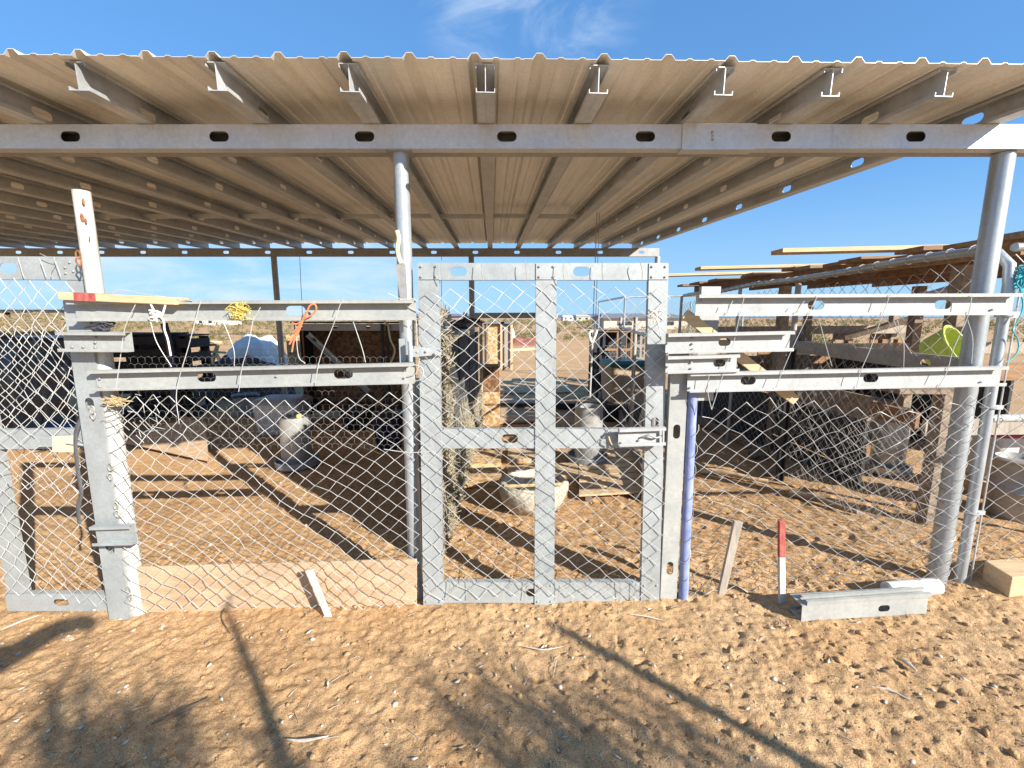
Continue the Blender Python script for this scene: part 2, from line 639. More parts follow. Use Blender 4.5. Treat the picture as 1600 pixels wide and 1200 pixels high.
def stud(A, B, width, fl, wdir, mode='C', holes=(), hl=0.1, hw=0.042, t=0.003, lip=0.012, mb=None):
    """light-gauge steel stud: slotted web and folded flanges. flanges lie on the +N side (N = U x W)"""
    mb = mb or MB()
    A = Vector(A)
    U, W, N, L = basis(A, B, wdir)
    h = width / 2

    def pt(u, w, n):
        return A + U * u + W * w + N * n
    cuts = sorted(q for q in holes if hl / 2 + 0.03 < q < L - hl / 2 - 0.03)
    spans, last = [], 0.0
    for q in cuts:
        spans.append(('s', last, q - hl / 2 - 0.02))
        spans.append(('h', q - hl / 2 - 0.02, q + hl / 2 + 0.02))
        last = q + hl / 2 + 0.02
    spans.append(('s', last, L))
    for k, a, b in spans:
        if k == 's':
            mb.box(pt((a + b) / 2, 0, -t / 2), (b - a, width, t), (U, W, N))
            continue
        c = (a + b) / 2
        quarter = []
        K = 5
        r = hw / 2
        for i in range(K + 1):
            q = math.pi / 2 * i / K
            quarter.append((hl / 2 - r + r * math.cos(q), r * math.sin(q)))
        quarter.append((0.0, r))
        for su in (1, -1):
            for sw in (1, -1):
                poly = [(su * (b - a) / 2, 0), (su * (b - a) / 2, sw * h), (0, sw * h)] + \
                       [(su * x, sw * y) for x, y in reversed(quarter)]
                fr = [pt(c + x, y, 0) for x, y in poly]
                bk = [pt(c + x, y, -t) for x, y in poly]
                idx = tuple(range(len(poly)))
                if su * sw < 0:
                    idx = idx[::-1]
                mb.add(fr, [idx])
                mb.add(bk, [idx[::-1]])
                hq = [(su * x, sw * y) for x, y in quarter]
                vs = [pt(c + x, y, 0) for x, y in hq] + [pt(c + x, y, -t) for x, y in hq]
                m = len(hq)
                mb.add(vs, [(i, i + 1, i + 1 + m, i + m) for i in range(m - 1)])
        for sw in (1, -1):
            mb.add([pt(a, sw * h, 0), pt(b, sw * h, 0), pt(b, sw * h, -t), pt(a, sw * h, -t)], [(0, 1, 2, 3)])
    sides = (1,) if mode == 'C' else (1, -1) if mode == 'I' else ()
    for sn in sides:
        n0 = 0.0005 if sn > 0 else -t - 0.0005
        for sw in (1, -1):
            mb.box(pt(L / 2, sw * (h - t / 2), n0 + sn * fl / 2), (L, t, fl), (U, W, N))
            mb.box(pt(L / 2, sw * (h - t - lip / 2 - 0.0005), n0 + sn * (fl - t / 2)), (L, lip, t), (U, W, N))
    return mb


def rail_px(x0, t0, b0, x1, t1, b1, y, fl=0.036, towards=True, holes_px=(), mode='C', hl=0.095, hw=0.045):
    """a stud across the fence from its pixel outline, web at depth y"""
    a0, a1 = P(x0, t0, y), P(x0, b0, y)
    c0, c1 = P(x1, t1, y), P(x1, b1, y)
    A, B = (a0 + a1) / 2, (c0 + c1) / 2
    w = ((a0 - a1).length + (c0 - c1).length) / 2
    hs = [abs(P(h, (t0 + b0) / 2, y).x - A.x) for h in holes_px]
    if towards:
        return stud(A, B, w, fl, (0, 0, 1), mode, hs, hl, hw)
    return stud(A, B, w, fl, (0, 0, -1), mode, hs, hl, hw)


def vert_channel(x, z0, z1, y, width, fl=0.035, towards=True, holes=(), x1=None, hl=0.095, hw=0.04):
    A, B = Vector((x, y, z0)), Vector((x if x1 is None else x1, y, z1))
    # U = +Z ; want N = -Y for towards: N = U x W -> W = (-1,0,0) gives z x -x = -y
    wd_ = (-1, 0, 0) if towards else (1, 0, 0)
    return stud(A, B, width, fl, wd_, 'C', [h - z0 for h in holes], hl, hw)


SCREW = None


def screws(parent, pts, r=0.006, m='galv_dark'):
    """small hex heads, sharing one mesh, set on faces looking towards -Y"""
    global SCREW
    for p in pts:
        if SCREW is None:
            b = MB()
            b.tube([(0, 0, 0), (0, -0.004, 0), (0, -0.0055, 0)], [r, r, r * 0.7], 8)
            SCREW = bpy.data.meshes.new('screw')
            SCREW.from_pydata(b.v, [], b.f)
            SCREW.materials.append(MATS[m])
        o = bpy.data.objects.new('screw', SCREW)
        COL.objects.link(o)
        o.parent = parent
        o.location = Vector(p) - WLOC[parent.name]


def rings_to_mesh(paths, r, sides, name, m, parent=None, loc=None):
    """many polylines (n, pts, 3) swept as thin wires, all in numpy"""
    V, F = [], []
    off = 0
    for pth in paths:
        p = np.asarray(pth, float)
        n, k, _ = p.shape
        t = np.empty_like(p)
        t[:, 1:-1] = p[:, 2:] - p[:, :-2]
        t[:, 0] = p[:, 1] - p[:, 0]
        t[:, -1] = p[:, -1] - p[:, -2]
        t /= np.linalg.norm(t, axis=2, keepdims=True) + 1e-12
        ref = np.zeros_like(t)
        ref[..., 1] = 1.0
        bad = np.abs(t[..., 1]) > 0.93
        ref[bad] = (1, 0, 0)
        a = ref - t * (ref * t).sum(2, keepdims=True)
        a /= np.linalg.norm(a, axis=2, keepdims=True) + 1e-12
        b = np.cross(t, a)
        ang = 2 * np.pi * np.arange(sides) / sides
        ring = p[:, :, None, :] + r * (a[:, :, None, :] * np.cos(ang)[None, None, :, None] + b[:, :, None, :] * np.sin(ang)[None, None, :, None])
        V.append(ring.reshape(-1, 3))
        i, j, s = np.meshgrid(np.arange(n), np.arange(k - 1), np.arange(sides), indexing='ij')
        base = off + (i * k + j) * sides
        s2 = (s + 1) % sides
        f = np.stack([base + s, base + s2, base + sides + s2, base + sides + s], -1).reshape(-1, 4)
        F.append(f)
        off += n * k * sides
    return np_mesh(name, np.concatenate(V), np.concatenate(F), m, parent, loc, smooth=True)


def np_mesh(name, V, F, m, parent=None, loc=None, smooth=False):
    if loc is None:
        loc = WLOC[parent.name] if parent else Vector((0, 0, 0))
    loc = Vector(loc)
    V = np.asarray(V, float) - np.array(loc)
    F = np.asarray(F, np.int32)
    me = bpy.data.meshes.new(name)
    me.vertices.add(len(V))
    me.vertices.foreach_set('co', V.astype(np.float32).ravel())
    k = F.shape[1]
    me.loops.add(F.size)
    me.loops.foreach_set('vertex_index', F.ravel())
    me.polygons.add(len(F))
    me.polygons.foreach_set('loop_start', np.arange(0, F.size, k, dtype=np.int32))
    me.polygons.foreach_set('loop_total', np.full(len(F), k, np.int32))
    if smooth:
        me.polygons.foreach_set('use_smooth', np.ones(len(F), bool))
    me.update(calc_edges=True)
    me.materials.append(MATS[m])
    o = bpy.data.objects.new(name, me)
    COL.objects.link(o)
    if parent:
        o.parent = parent
    else:
        o.location = loc
    WLOC[o.name] = loc
    return o


def chain_link(fn, ul, vl, cw, ch, r, m, parent, jit=0.12, seed=0, name='wire_mesh', warp=0.012):
    """woven diamond mesh. fn(u, v) -> (N,3) world points for arrays u, v in metres"""
    g = np.random.default_rng(seed)
    nu, nv = int(ul / (cw / 2)), int(vl / (ch / 2))
    ju = (g.random((nu + 3, nv + 2)) - 0.5) * cw * jit
    jv = (g.random((nu + 3, nv + 2)) - 0.5) * ch * jit
    jn = (g.random((nu + 3, nv + 2)) - 0.5) * 0.012
    k, j = np.meshgrid(np.arange(nu), np.arange(nv + 1), indexing='ij')
    node = k + (j + k) % 2
    u = node * cw / 2 + ju[node, j]
    v = j * ch / 2 + jv[node, j]
    ph = seed * 1.7
    u = u + warp * (np.sin(v * 7 + ph) + np.sin(v * 3.1 + u * 4 + ph * 2))
    v = v + warp * (np.sin(u * 6 + ph) + 0.8 * np.sin(u * 2.7 - v * 3 + ph))
    p = fn(u.ravel(), v.ravel()).reshape(nu, nv + 1, 3)
    side = np.where((j + k) % 2 == 0, 1.0, -1.0) * r * 0.9
    p[..., 1] += side + jn[node, j]
    o = rings_to_mesh([p], r, 5, name, m, parent)
    return stuff(o)


def hex_wire(fn, ul, vl, s, r, m, parent, seed=0, name='chicken_wire'):
    g = np.random.default_rng(seed)
    segs = []
    cw, chh = s, s * 1.5
    nu, nv = int(ul / cw), int(vl / chh)
    i, j = np.meshgrid(np.arange(nu), np.arange(nv), indexing='ij')
    u0 = i * cw + (j % 2) * cw / 2
    v0 = j * chh * 0.5 * 1.34
    a = (u0, v0 + s * 0.28)
    b = (u0, v0 - s * 0.28)
    c = (u0 + cw / 2, v0 + s * 0.62 * 0.62 + s * 0.28 * 0.6)
    d = (u0 - cw / 2, v0 + s * 0.62 * 0.62 + s * 0.28 * 0.6)
    for q, w in ((a, b), (a, c), (a, d)):
        qq = np.stack([fn((q[0]).ravel(), (q[1]).ravel()), fn((w[0]).ravel(), (w[1]).ravel())], 1)
        segs.append(qq)
    p = np.concatenate(segs, 0)
    return stuff(rings_to_mesh([p], r, 3, name, m, parent))


def wire_path(px, y=-0.06, r=0.0018, n=5, dy=None):
    """polyline given in pixels"""
    pts = [P(q[0], q[1], y if len(q) < 3 else q[2]) for q in px]
    return smooth_path(pts), r


def smooth_path(pts, k=5):
    pts = [Vector(p) for p in pts]
    if len(pts) < 3:
        return pts
    out = []
    ext = [pts[0] * 2 - pts[1]] + pts + [pts[-1] * 2 - pts[-2]]
    for i in range(1, len(ext) - 2):
        p0, p1, p2, p3 = ext[i - 1], ext[i], ext[i + 1], ext[i + 2]
        for j in range(k):
            t = j / k
            out.append(0.5 * ((2 * p1) + (p2 - p0) * t + (2 * p0 - 5 * p1 + 4 * p2 - p3) * t * t + (3 * p1 - p0 - 3 * p2 + p3) * t ** 3))
    out.append(pts[-1])
    return out


def vnoise(x, y, seed=0):
    """smooth value noise on arrays"""
    x0, y0 = np.floor(x).astype(np.int64), np.floor(y).astype(np.int64)
    fx, fy = x - x0, y - y0
    fx, fy = fx * fx * (3 - 2 * fx), fy * fy * (3 - 2 * fy)

    def h(a, b):
        n = (a * 374761393 + b * 668265263 + seed * 974711) & 0x7fffffff
        n = ((n ^ (n >> 13)) * 1274126177) & 0x7fffffff
        return ((n ^ (n >> 16)) & 0xffff) / 65535.0
    return (h(x0, y0) * (1 - fx) + h(x0 + 1, y0) * fx) * (1 - fy) + (h(x0, y0 + 1) * (1 - fx) + h(x0 + 1, y0 + 1) * fx) * fy - 0.5


# ------------------------------------------------------------------ ground
def grow(a, step, fac, end):
    out = [a]
    while abs(out[-1]) < abs(end):
        out.append(out[-1] + step)
        step *= fac
    return out


xs = np.arange(-3.3, 3.4, 0.0105)
xs = np.concatenate([np.array(grow(-3.3, -0.02, 1.13, 6000))[1:][::-1], xs, np.array(grow(xs[-1], 0.02, 1.13, 6000))[1:]])
ys = np.arange(-1.35, 0.5, 0.0095)
ys2 = [ys[-1]]
st = 0.0095
while ys2[-1] < 7:
    st = min(0.04, st * 1.012)
    ys2.append(ys2[-1] + st)
ys = np.concatenate([np.array(grow(-1.35, -0.02, 1.2, 200))[1:][::-1], ys, np.array(ys2[1:]), np.array(grow(ys2[-1], 0.06, 1.12, 9000))[1:]])
GX, GY = np.meshgrid(xs, ys, indexing='xy')
fade = np.clip((6.0 - GY) / 5.0, 0, 1) * np.where(GY < -2, np.clip(1 - (-2 - GY) / 6, 0, 1), 1)
GZ = 0.036 * np.clip(GX, -3.2, 3.2) * fade
near = np.clip((9 - np.hypot(GX, GY)) / 3, 0, 1)
GZ += near * (vnoise(GX * 2.2, GY * 2.2, 1) * 0.02 + vnoise(GX * 6, GY * 6, 2) * 0.010 + vnoise(GX * 17, GY * 17, 3) * 0.010
              + vnoise(GX * 41 + GY * 9, GY * 33, 4) * 0.0065 + vnoise(GX * 85, GY * 85, 5) * 0.003)
far = np.clip((np.hypot(GX, GY) - 9) / 30, 0, 1)
GZ += far * np.clip(vnoise(GX * 0.05, GY * 0.05, 6) * 0.5 * np.clip(np.hypot(GX, GY) / 200, 0, 1), -0.3, 0.3)
rd = lambda n: 1 - np.abs(2 * n) * 2          # ridged: sharp little crests
dense = near * np.clip((0.9 - GY) / 0.6, 0.35, 1)
ripple = rd(vnoise(GX * 15 - GY * 9, GY * 26 + GX * 15, 21)) * 0.0042 + rd(vnoise(GX * 33 - GY * 15, GY * 52 + GX * 28, 22)) * 0.0026
clods = rd(vnoise(GX * 13, GY * 17, 23)) * 0.0035 + rd(vnoise(GX * 47, GY * 53, 24)) * 0.0018 + ripple * 0.5
wr = np.clip((GX + 0.15) / 0.7, 0, 1)
GZ += dense * (ripple * (1 - wr) + clods * 0.8 * wr + rd(vnoise(GX * 80, GY * 84, 25)) * 0.0014)
# scuffs and footprints with a sharp uphill edge
for i in range(5200):
    if i < 4300:
        cx, cy = rng.uniform(-3.2, 3.3), rng.uniform(-1.3, 0.35)
        ra, rb = rng.uniform(0.007, 0.022), rng.uniform(0.005, 0.013)
        dp = rng.uniform(0.0015, 0.0055)
        if cx > 0.1:
            k_ = rng.uniform(1.0, 1.9) if rng.random() < 0.3 else 1.0
            dp *= 1.25 * k_
            ra *= k_
            rb *= k_
        elif rng.random() < 0.45:
            continue
    else:
        cx, cy = rng.uniform(-3.2, 3.3), rng.uniform(0.3, 5)
        ra, rb = rng.uniform(0.02, 0.05), rng.uniform(0.018, 0.04)
        dp = rng.uniform(0.004, 0.012) * (1.4 if cx > -0.4 else 0.6)
    an = rng.normal(-0.5, 0.8)
    R = max(ra, rb) * 2.2
    i0, i1 = np.searchsorted(xs, [cx - R, cx + R])
    j0, j1 = np.searchsorted(ys, [cy - R, cy + R])
    if i1 - i0 < 2 or j1 - j0 < 2:
        continue
    dx, dy = GX[j0:j1, i0:i1] - cx, GY[j0:j1, i0:i1] - cy
    a = (dx * math.cos(an) + dy * math.sin(an)) / ra
    b = (-dx * math.sin(an) + dy * math.cos(an)) / rb
    q = a * a + b * b
    GZ[j0:j1, i0:i1] -= dp * np.exp(-q ** 2.0 * 0.7) * (1 + 0.6 * np.tanh(a)) - 0.35 * dp * np.exp(-(np.sqrt(q) - 1.35) ** 2 * 7)
ny, nx = GX.shape
jj, ii = np.meshgrid(np.arange(ny - 1), np.arange(nx - 1), indexing='ij')
q0 = jj * nx + ii
GF = np.stack([q0, q0 + 1, q0 + nx + 1, q0 + nx], -1).reshape(-1, 4)
ground = np_mesh('ground', np.stack([GX, GY, GZ], -1).reshape(-1, 3), GF, 'sand', smooth=True)
structure(ground)


def ground_z(x, y):
    i = min(max(int(np.searchsorted(xs, x)), 1), nx - 1)
    j = min(max(int(np.searchsorted(ys, y)), 1), ny - 1)
    return float(GZ[j, i])


# far hills on the skyline
hv, hf = [], []
NH = 160
for i in range(NH + 1):
    a = math.radians(-75 + 150 * i / NH)
    R = 8200
    hh = 20 + 95 * max(0, math.sin(i * 0.21) * 0.4 + math.sin(i * 0.083 + 1.0) * 0.6) + random.random() * 8
    for rr, z in ((R - 900, -8), (R, hh), (R + 900, -8)):
        hv.append((rr * math.sin(a), rr * math.cos(a), z))
for i in range(NH):
    for k in range(2):
        hf.append((i * 3 + k, i * 3 + 3 + k, i * 3 + 4 + k, i * 3 + 1 + k))
hills = np_mesh('hills', np.array(hv), np.array(hf), 'hill', smooth=True)
structure(hills)

# ------------------------------------------------------------------ shade roof
PX0 = 2.265            # x of the right-hand purlin at its front end
SPC = 0.503
YF, YR = -0.31, 5.30
SKX, SKZ = -0.046, 0.043          # how purlins drift sideways and rise per metre
ZB = 2.438                        # underside of purlins at the front beam
roof = thing('shade_roof', 'long metal shade roof on steel pipe posts over the animal pens', 'shade roof', (2.37, 0, 0.08))


def zpur(y):
    return ZB + SKZ * y


PD = 0.102
EV = 0.018                        # the eave runs square to the purlins, so it comes forward to the left
ya_, yb_ = YF + EV * PX0, YR + EV * PX0
pA = Vector((PX0 + SKX * EV * PX0, ya_, zpur(ya_) + PD / 2))
pB = Vector((pA.x + SKX * (YR - YF), yb_, zpur(yb_) + PD / 2))
LP = (pB - pA).length
pur = stud(pA, pB, PD, 0.036, (0, 0, 1), 'I', [0.36 + 0.68 * i for i in range(8)], 0.1, 0.042).build('purlin', 'purlin_steel', roof)
NP = 24
PXS = [P(q, 125, YF).x for q in (1490, 1308, 1136, 937, 760, 549, 346, 132)]
while len(PXS) < NP - 1:
    PXS.append(PXS[-1] - SPC + random.uniform(-0.02, 0.02))
for xq in PXS:
    place(pur, 'purlin', roof, (xq - PX0, EV * (xq - PX0) + random.uniform(-0.008, 0.008), SKZ * EV * (xq - PX0)))
PXA = [PX0] + PXS

# ribbed sheets, three ribs to a sheet
RIB = 0.2515


def sheet_profile(w, ribs):
    p = [(0.0, 0.0)]
    for k in range(ribs):
        c = 0.06 + k * RIB
        p += [(c - 0.028, 0), (c - 0.011, 0.020), (c + 0.011, 0.020), (c + 0.028, 0)]
        for mofs in (0.084, 0.168):
            p += [(c + mofs - 0.014, 0), (c + mofs - 0.007, 0.005), (c + mofs + 0.007, 0.005), (c + mofs + 0.014, 0)]
    return [q for q in p if q[0] <= w + 1e-6] + [(w, 0.0)]


def roof_sheet(x0):
    b = MB()
    prof = sheet_profile(0.785, 3)
    n = len(prof)
    rows = []
    NY = 24
    y0, y1 = YF - 0.035, YR + 0.06
    for i in range(NY + 1):
        y = y0 + (y1 - y0) * i / NY
        sag = 0.0015 * math.sin(i * 1.9)
        for x, z in prof:
            ye = y + EV * (x0 + x)
            rows.append((x0 + x + SKX * (ye - YF), ye, zpur(ye) + PD + 0.004 + z + sag))
    top = [(x, y, z + 0.0012) for x, y, z in rows]
    fs = []
    m = len(rows)
    for i in range(NY):
        for k in range(n - 1):
            a = i * n + k
            fs.append((a, a + n, a + n + 1, a + 1))
            fs.append((m + a, m + a + 1, m + a + n + 1, m + a + n))
    for k in range(n - 1):
        fs.append((k, k + 1, m + k + 1, m + k))
        e = NY * n
        fs.append((e + k + 1, e + k, m + e + k, m + e + k + 1))
    b.add(rows + top, fs)
    return b


sx0 = PX0 + 0.075 - 0.785
sheet = roof_sheet(sx0).build('roof_sheet', 'roof_sheet', roof)
for i in range(1, 16):
    place(sheet, 'roof_sheet', roof, (-0.7545 * i * (1 - SKX * EV * 0), -EV * 0.7545 * i + random.uniform(-0.006, 0.006), 0.0018 * (i % 2) - SKZ * EV * 0.7545 * i))

# front beam: two slotted studs boxed together, with a splice sleeve
bz = lambda x: ZB - 0.066 - 0.0035 * (x + 2.4) * 1.0 + 0.012
hx = [P(q, 211, 0).x for q in (111, 343, 570, 792, 1008, 1220, 1430)]
bA, bB = Vector((-9.3, -0.002, ZB - 0.056)), Vector((2.60, -0.002, ZB - 0.056))
hl_ = [q + 9.3 for q in hx] + [hx[0] + 9.3 - 0.67 * k for k in range(1, 9)]
stud(bA, bB, 0.106, 0.05, (0, 0, -1), 'C', hl_, 0.092, 0.046).build('beam', 'galv_beam', roof)
stud(bA + Vector((0, 0.105, 0)), bB + Vector((0, 0.105, 0)), 0.104, 0.05, (0, 0, 1), 'C').build('beam', 'galv_dark', roof)
sl0, sl1 = P(1066, 215, -0.01), P(1181, 215, -0.01)
b = MB()
b.box(((sl0.x + sl1.x) / 2, -0.0095, ZB - 0.056), (sl1.x - sl0.x, 0.003, 0.112))
b.box(((sl0.x + sl1.x) / 2, 0.02, ZB - 0.1135), (sl1.x - sl0.x, 0.062, 0.003))
b.build('splice_sleeve', 'galv_beam', roof)
screws(roof, [(P(1113, q, -0.012).x, -0.011, ZB - 0.04 - 0.016 * k) for k, q in enumerate((205, 214, 223))])
# rear beam
zr = zpur(5.06)
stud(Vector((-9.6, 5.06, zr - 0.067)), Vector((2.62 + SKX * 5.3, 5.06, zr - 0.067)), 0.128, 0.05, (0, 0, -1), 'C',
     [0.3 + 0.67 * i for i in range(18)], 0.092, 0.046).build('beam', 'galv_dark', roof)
# bridging between purlins half way back
for k in range(3, 13):
    x0, x1 = PXA[k] + SKX * (2.56 - YF), PXA[k + 1] + SKX * (2.56 - YF)
    MB().box(((x0 + x1) / 2, 2.56 + 0.012 * (k % 2), zpur(2.56) + 0.045), (x0 - x1 - 0.006, 0.036, 0.04)).build('bridging', 'purlin_steel', roof)


def pipe(parent, x, y, z0, z1, r, m, name='post', x1=None, y1=None, n=28, cap=True):
    x1 = x if x1 is None else x1
    y1 = y if y1 is None else y1
    return MB().tube([(x, y, z0), (x1, y1, z1)], r, n, cap).build(name, m, parent, smooth=True)


ptop = ZB - 0.112
midpost = pipe(roof, -0.54, 0.055, -0.12, ptop, 0.038, 'galv_pipe', x1=-0.540)
MB().box((-0.54, 0.05, ptop + 0.001), (0.12, 0.1, 0.006)).build('cap_plate', 'galv_dark', midpost)
pipe(roof, 2.385, 0.055, -0.02, ptop, 0.044, 'galv_pipe', x1=2.385)
pipe(roof, -3.46, 0.055, -0.15, ptop, 0.046, 'galv_pipe')
for x in (-6.9, -3.86, -0.66, 2.36):
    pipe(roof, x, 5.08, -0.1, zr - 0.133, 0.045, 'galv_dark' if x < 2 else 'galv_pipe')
# dried sealant run and a scuffed patch on the front pipe
sp_ = [P(620, 360, 0.008), P(623, 372, 0.008), P(621, 390, 0.008), P(624, 405, 0.008), P(627, 412, 0.008)]
MB().tube(smooth_path(sp_), 0.011, 8, flat=0.5).build('sealant_run', 'tan_adhesive', midpost, smooth=True)
MB().slab([P(617, 413, 0.006), P(634, 413, 0.008), P(637, 470, 0.008), P(626, 470, 0.006)], 0.003).build('scrap_strip', 'galv_dark', midpost)

# ------------------------------------------------------------------ left-hand fence bay
fl = thing('fence_bay', 'left fence bay of grey steel rails and diamond wire beside the white pipe post', 'fence', (-2.1, 0, -0.08))
# painted pipe post
wpost = MB().tube([(-2.066, 0.0, -0.16), (-2.064, 0.0, 2.14)], 0.035, 28).build('pipe_post', 'white_wood', fl, smooth=True)
for (px, py, rr) in ((130, 315, 5), (128, 340, 7), (134, 345, 4), (140, 372, 3)):
    c = P(px, py, -0.0352)
    MB().lathe((0, 0, 0), [(0.001, 0.0), (0.010 * rr / 5, 0.0), (0.008 * rr / 5, 0.0015), (0.001, 0.002)], 9).xf(
        lambda p: Vector((c.x + p.x * 0.8, c.y - 0.0005 - p.z + 12 * (p.x - 0.0) ** 2, c.z + p.y * 1.5))).build('rust_patch', 'rust', wpost)
# channel post
ch = vert_channel(-2.135, -0.16, 1.66, -0.045, 0.118, 0.03, False, [0.34, 1.10], x1=-2.125, hl=0.085, hw=0.045)
ch.build('channel_post', 'galv', fl)
top_rail = rail_px(118, 470, 503, 650, 470, 499, -0.062, 0.04, True, (462,)).build('rail', 'galv_dusty', fl)
low_rail = rail_px(150, 577, 610, 648, 567, 597, -0.058, 0.04, True, (323, 537)).build('rail', 'galv_dusty', fl)
rail_px(100, 518, 549, 207, 519, 549, -0.088, 0.036, True).build('short_channel', 'galv_dusty', fl)
rail_px(150, 819, 850, 212, 819, 846, -0.088, 0.03, True).build('short_channel', 'galv', fl)
screws(fl, [P(x, y, -0.0925) for x, y in ((113, 542), (130, 542), (149, 527), (149, 535), (149, 543))])
screws(fl, [P(x, y, -0.0625) for x, y in ((156, 592), (156, 604), (632, 578), (632, 590), (432, 588), (620, 497))])


def left_map(u, v):
    # u from -2.06 .. -0.49 ; v from below ground up
    x = -2.05 + u
    z = -0.02 + 0.02 * u + v * (1.0 + 0.0 * u)
    y = -0.075 + 0.02 * np.sin(u * 3.1 + v * 2) + 0.012 * np.sin(u * 9 - v * 5)
    return np.stack([x, y, z], -1)


chain_link(left_map, 1.60, 1.17, 0.098, 0.080, 0.0021, 'wire', fl, seed=3)
hex_wire(lambda u, v: np.stack([-2.02 + u, 0.075 + 0.01 * np.sin(u * 8), 0.85 + v], -1), 1.45, 0.8, 0.036, 0.0006, 'wire_old', fl, seed=4)
# frayed mesh end at the white post
fr = []
for i in range(26):
    a = Vector((-2.02 + random.random() * 0.25, -0.05 - random.random() * 0.02, 0.95 + random.random() * 0.22))
    fr.append([a, a + Vector((random.uniform(-0.06, 0.06), 0, random.uniform(-0.06, 0.06)))])
stuff(rings_to_mesh([np.array([[tuple(p) for p in q] for q in fr])], 0.0016, 4, 'frayed_wire', 'wire', fl))
# wire ties over the rails
ties = []
for pth in ([(213, 473), (196, 510), (190, 545), (181, 610)], [(314, 470), (308, 490), (295, 540), (276, 610), (280, 662)],
            [(396, 496), (388, 540), (378, 575), (373, 612)], [(536, 467), (530, 480), (520, 510), (500, 560), (492, 603)],
            [(552, 503), (566, 545), (571, 566)], [(462, 505), (466, 555), (477, 568)], [(348, 500), (365, 545), (366, 572)],
            [(235, 502), (245, 535), (268, 573)], [(407, 480), (396, 500)], [(176, 458), (190, 453), (230, 460), (300, 470)]):
    MB().tube(smooth_path([P(x, y, -0.108) for x, y in pth]), 0.0019, 5).build('wire_tie', 'wire', fl, smooth=True)
# spiral lacing up the white post
for z0, z1, n in ((0.0, 0.98, 11), (0.98, 1.15, 6)):
    q = []
    for i in range(n * 10 + 1):
        a = i / 10 * 2 * math.pi
        q.append((-2.066 + 0.046 * math.cos(a), 0.046 * math.sin(a), z0 + (z1 - z0) * i / (n * 10) + 0.015 * math.sin(a)))
    MB().tube(q, 0.0018, 4).build('lacing_wire', 'wire_old', wpost, smooth=True)
# chain links hanging on the post
for k, (px, py) in enumerate(((122, 398), (123, 410), (172, 730), (172, 745), (181, 790), (182, 803), (201, 922), (203, 934), (144, 640), (145, 650))):
    c = P(px, py, -0.058)
    q = [(c.x + 0.011 * math.cos(t), c.y + 0.004 * math.sin(2 * t) * (k % 2), c.z + 0.019 * math.sin(t)) for t in np.linspace(0, 2 * math.pi, 13)]
    MB().tube(q, 0.0035, 6).build('chain_link', 'rust' if k < 2 else 'wire_old', fl, smooth=True)

# board laid along the foot of the left bay
zb0 = G(215, 948)
bd = MB()
bq = [P(205, 884, 0.0), P(652, 872, 0.0), P(652, 945, 0.0), P(205, 955, 0.0)]
bd.slab(bq, 0.016)
kick = bd.build('kick_board', 'plywood', loc=G(430, 948), bevel=0.003)
tag(kick, 'sandy plywood board on edge along the foot of the left fence bay', 'board')

# plank on top of the rail at the white post
pk = MB()
pk.slab([P(105, 455, -0.11), P(150, 453, -0.10), P(272, 469, -0.10), P(272, 471, -0.10)], 0.1)
pk = MB().bar(P(105, 463, -0.075), P(285, 471, -0.075), 0.09, 0.036)
o = pk.build('plank', 'wood_new', loc=P(190, 470, -0.075), bevel=0.003)
tag(o, 'short red stained plank lying on the top rail at the white pipe post', 'plank')
rs = MB().bar(P(130, 464, -0.0755), P(163, 465.3, -0.0755), 0.0935, 0.039).build('red_stain', 'red_paint', o, loc=WLOC[o.name])
rs.location = (0, 0, 0)

# ------------------------------------------------------------------ left gate (partly out of frame)
gl = thing('small_gate', 'grey steel framed wire gate cut off by the left edge of the frame', 'gate', (-2.45, 0.03, -0.08))
YG = 0.02
stud((-2.82, YG, 1.785), (-2.09, YG, 1.782), 0.112, 0.03, (0, 0, -1), 'C', [P(14, 418, YG).x + 2.82], 0.085, 0.05).build('top_bar', 'galv', gl)
stud((-2.82, YG, 0.905), (-2.09, YG, 0.915), 0.105, 0.03, (0, 0, -1), 'C').build('middle_bar', 'galv', gl)
stud((-2.82, YG, -0.03), (-2.09, YG, -0.03), 0.105, 0.03, (0, 0, -1), 'C', [P(95, 932, YG).x + 2.82], 0.085, 0.04).build('bottom_bar', 'galv', gl)
vert_channel(-2.76, 0.025, 1.725, YG + 0.004, 0.1, 0.03, False).build('stile', 'galv', gl)
vert_channel(-2.165, 0.025, 1.725, YG + 0.004, 0.1, 0.03, False).build('stile', 'galv', gl)
screws(gl, [P(x, y, YG - 0.004) for x, y in ((102, 418), (103, 427), (109, 410), (115, 424), (54, 706), (82, 706))])
chain_link(lambda u, v: np.stack([-2.84 + u, -0.012 + 0.015 * np.sin(u * 7 + v * 4), -0.01 + v], -1), 0.74, 1.75, 0.094, 0.092, 0.0021, 'wire', gl, seed=8, warp=0.02)
chain_link(lambda u, v: np.stack([-2.84 + u, 0.06 + 0.01 * np.sin(u * 9), 0.62 + v], -1), 0.74, 0.92, 0.094, 0.098, 0.0021, 'wire', gl, seed=9, warp=0.015, name='wire_mesh')
t = MB()
for pth in ([(28, 402), (36, 430), (40, 436)], [(62, 404), (72, 432)], [(84, 402), (95, 432)], [(88, 404), (79, 420), (80, 433)], [(62, 396), (75, 402), (85, 404)]):
    MB().tube(smooth_path([P(x, y, -0.015) for x, y in pth]), 0.0016, 5).build('wire_tie', 'wire_old', gl, smooth=True)
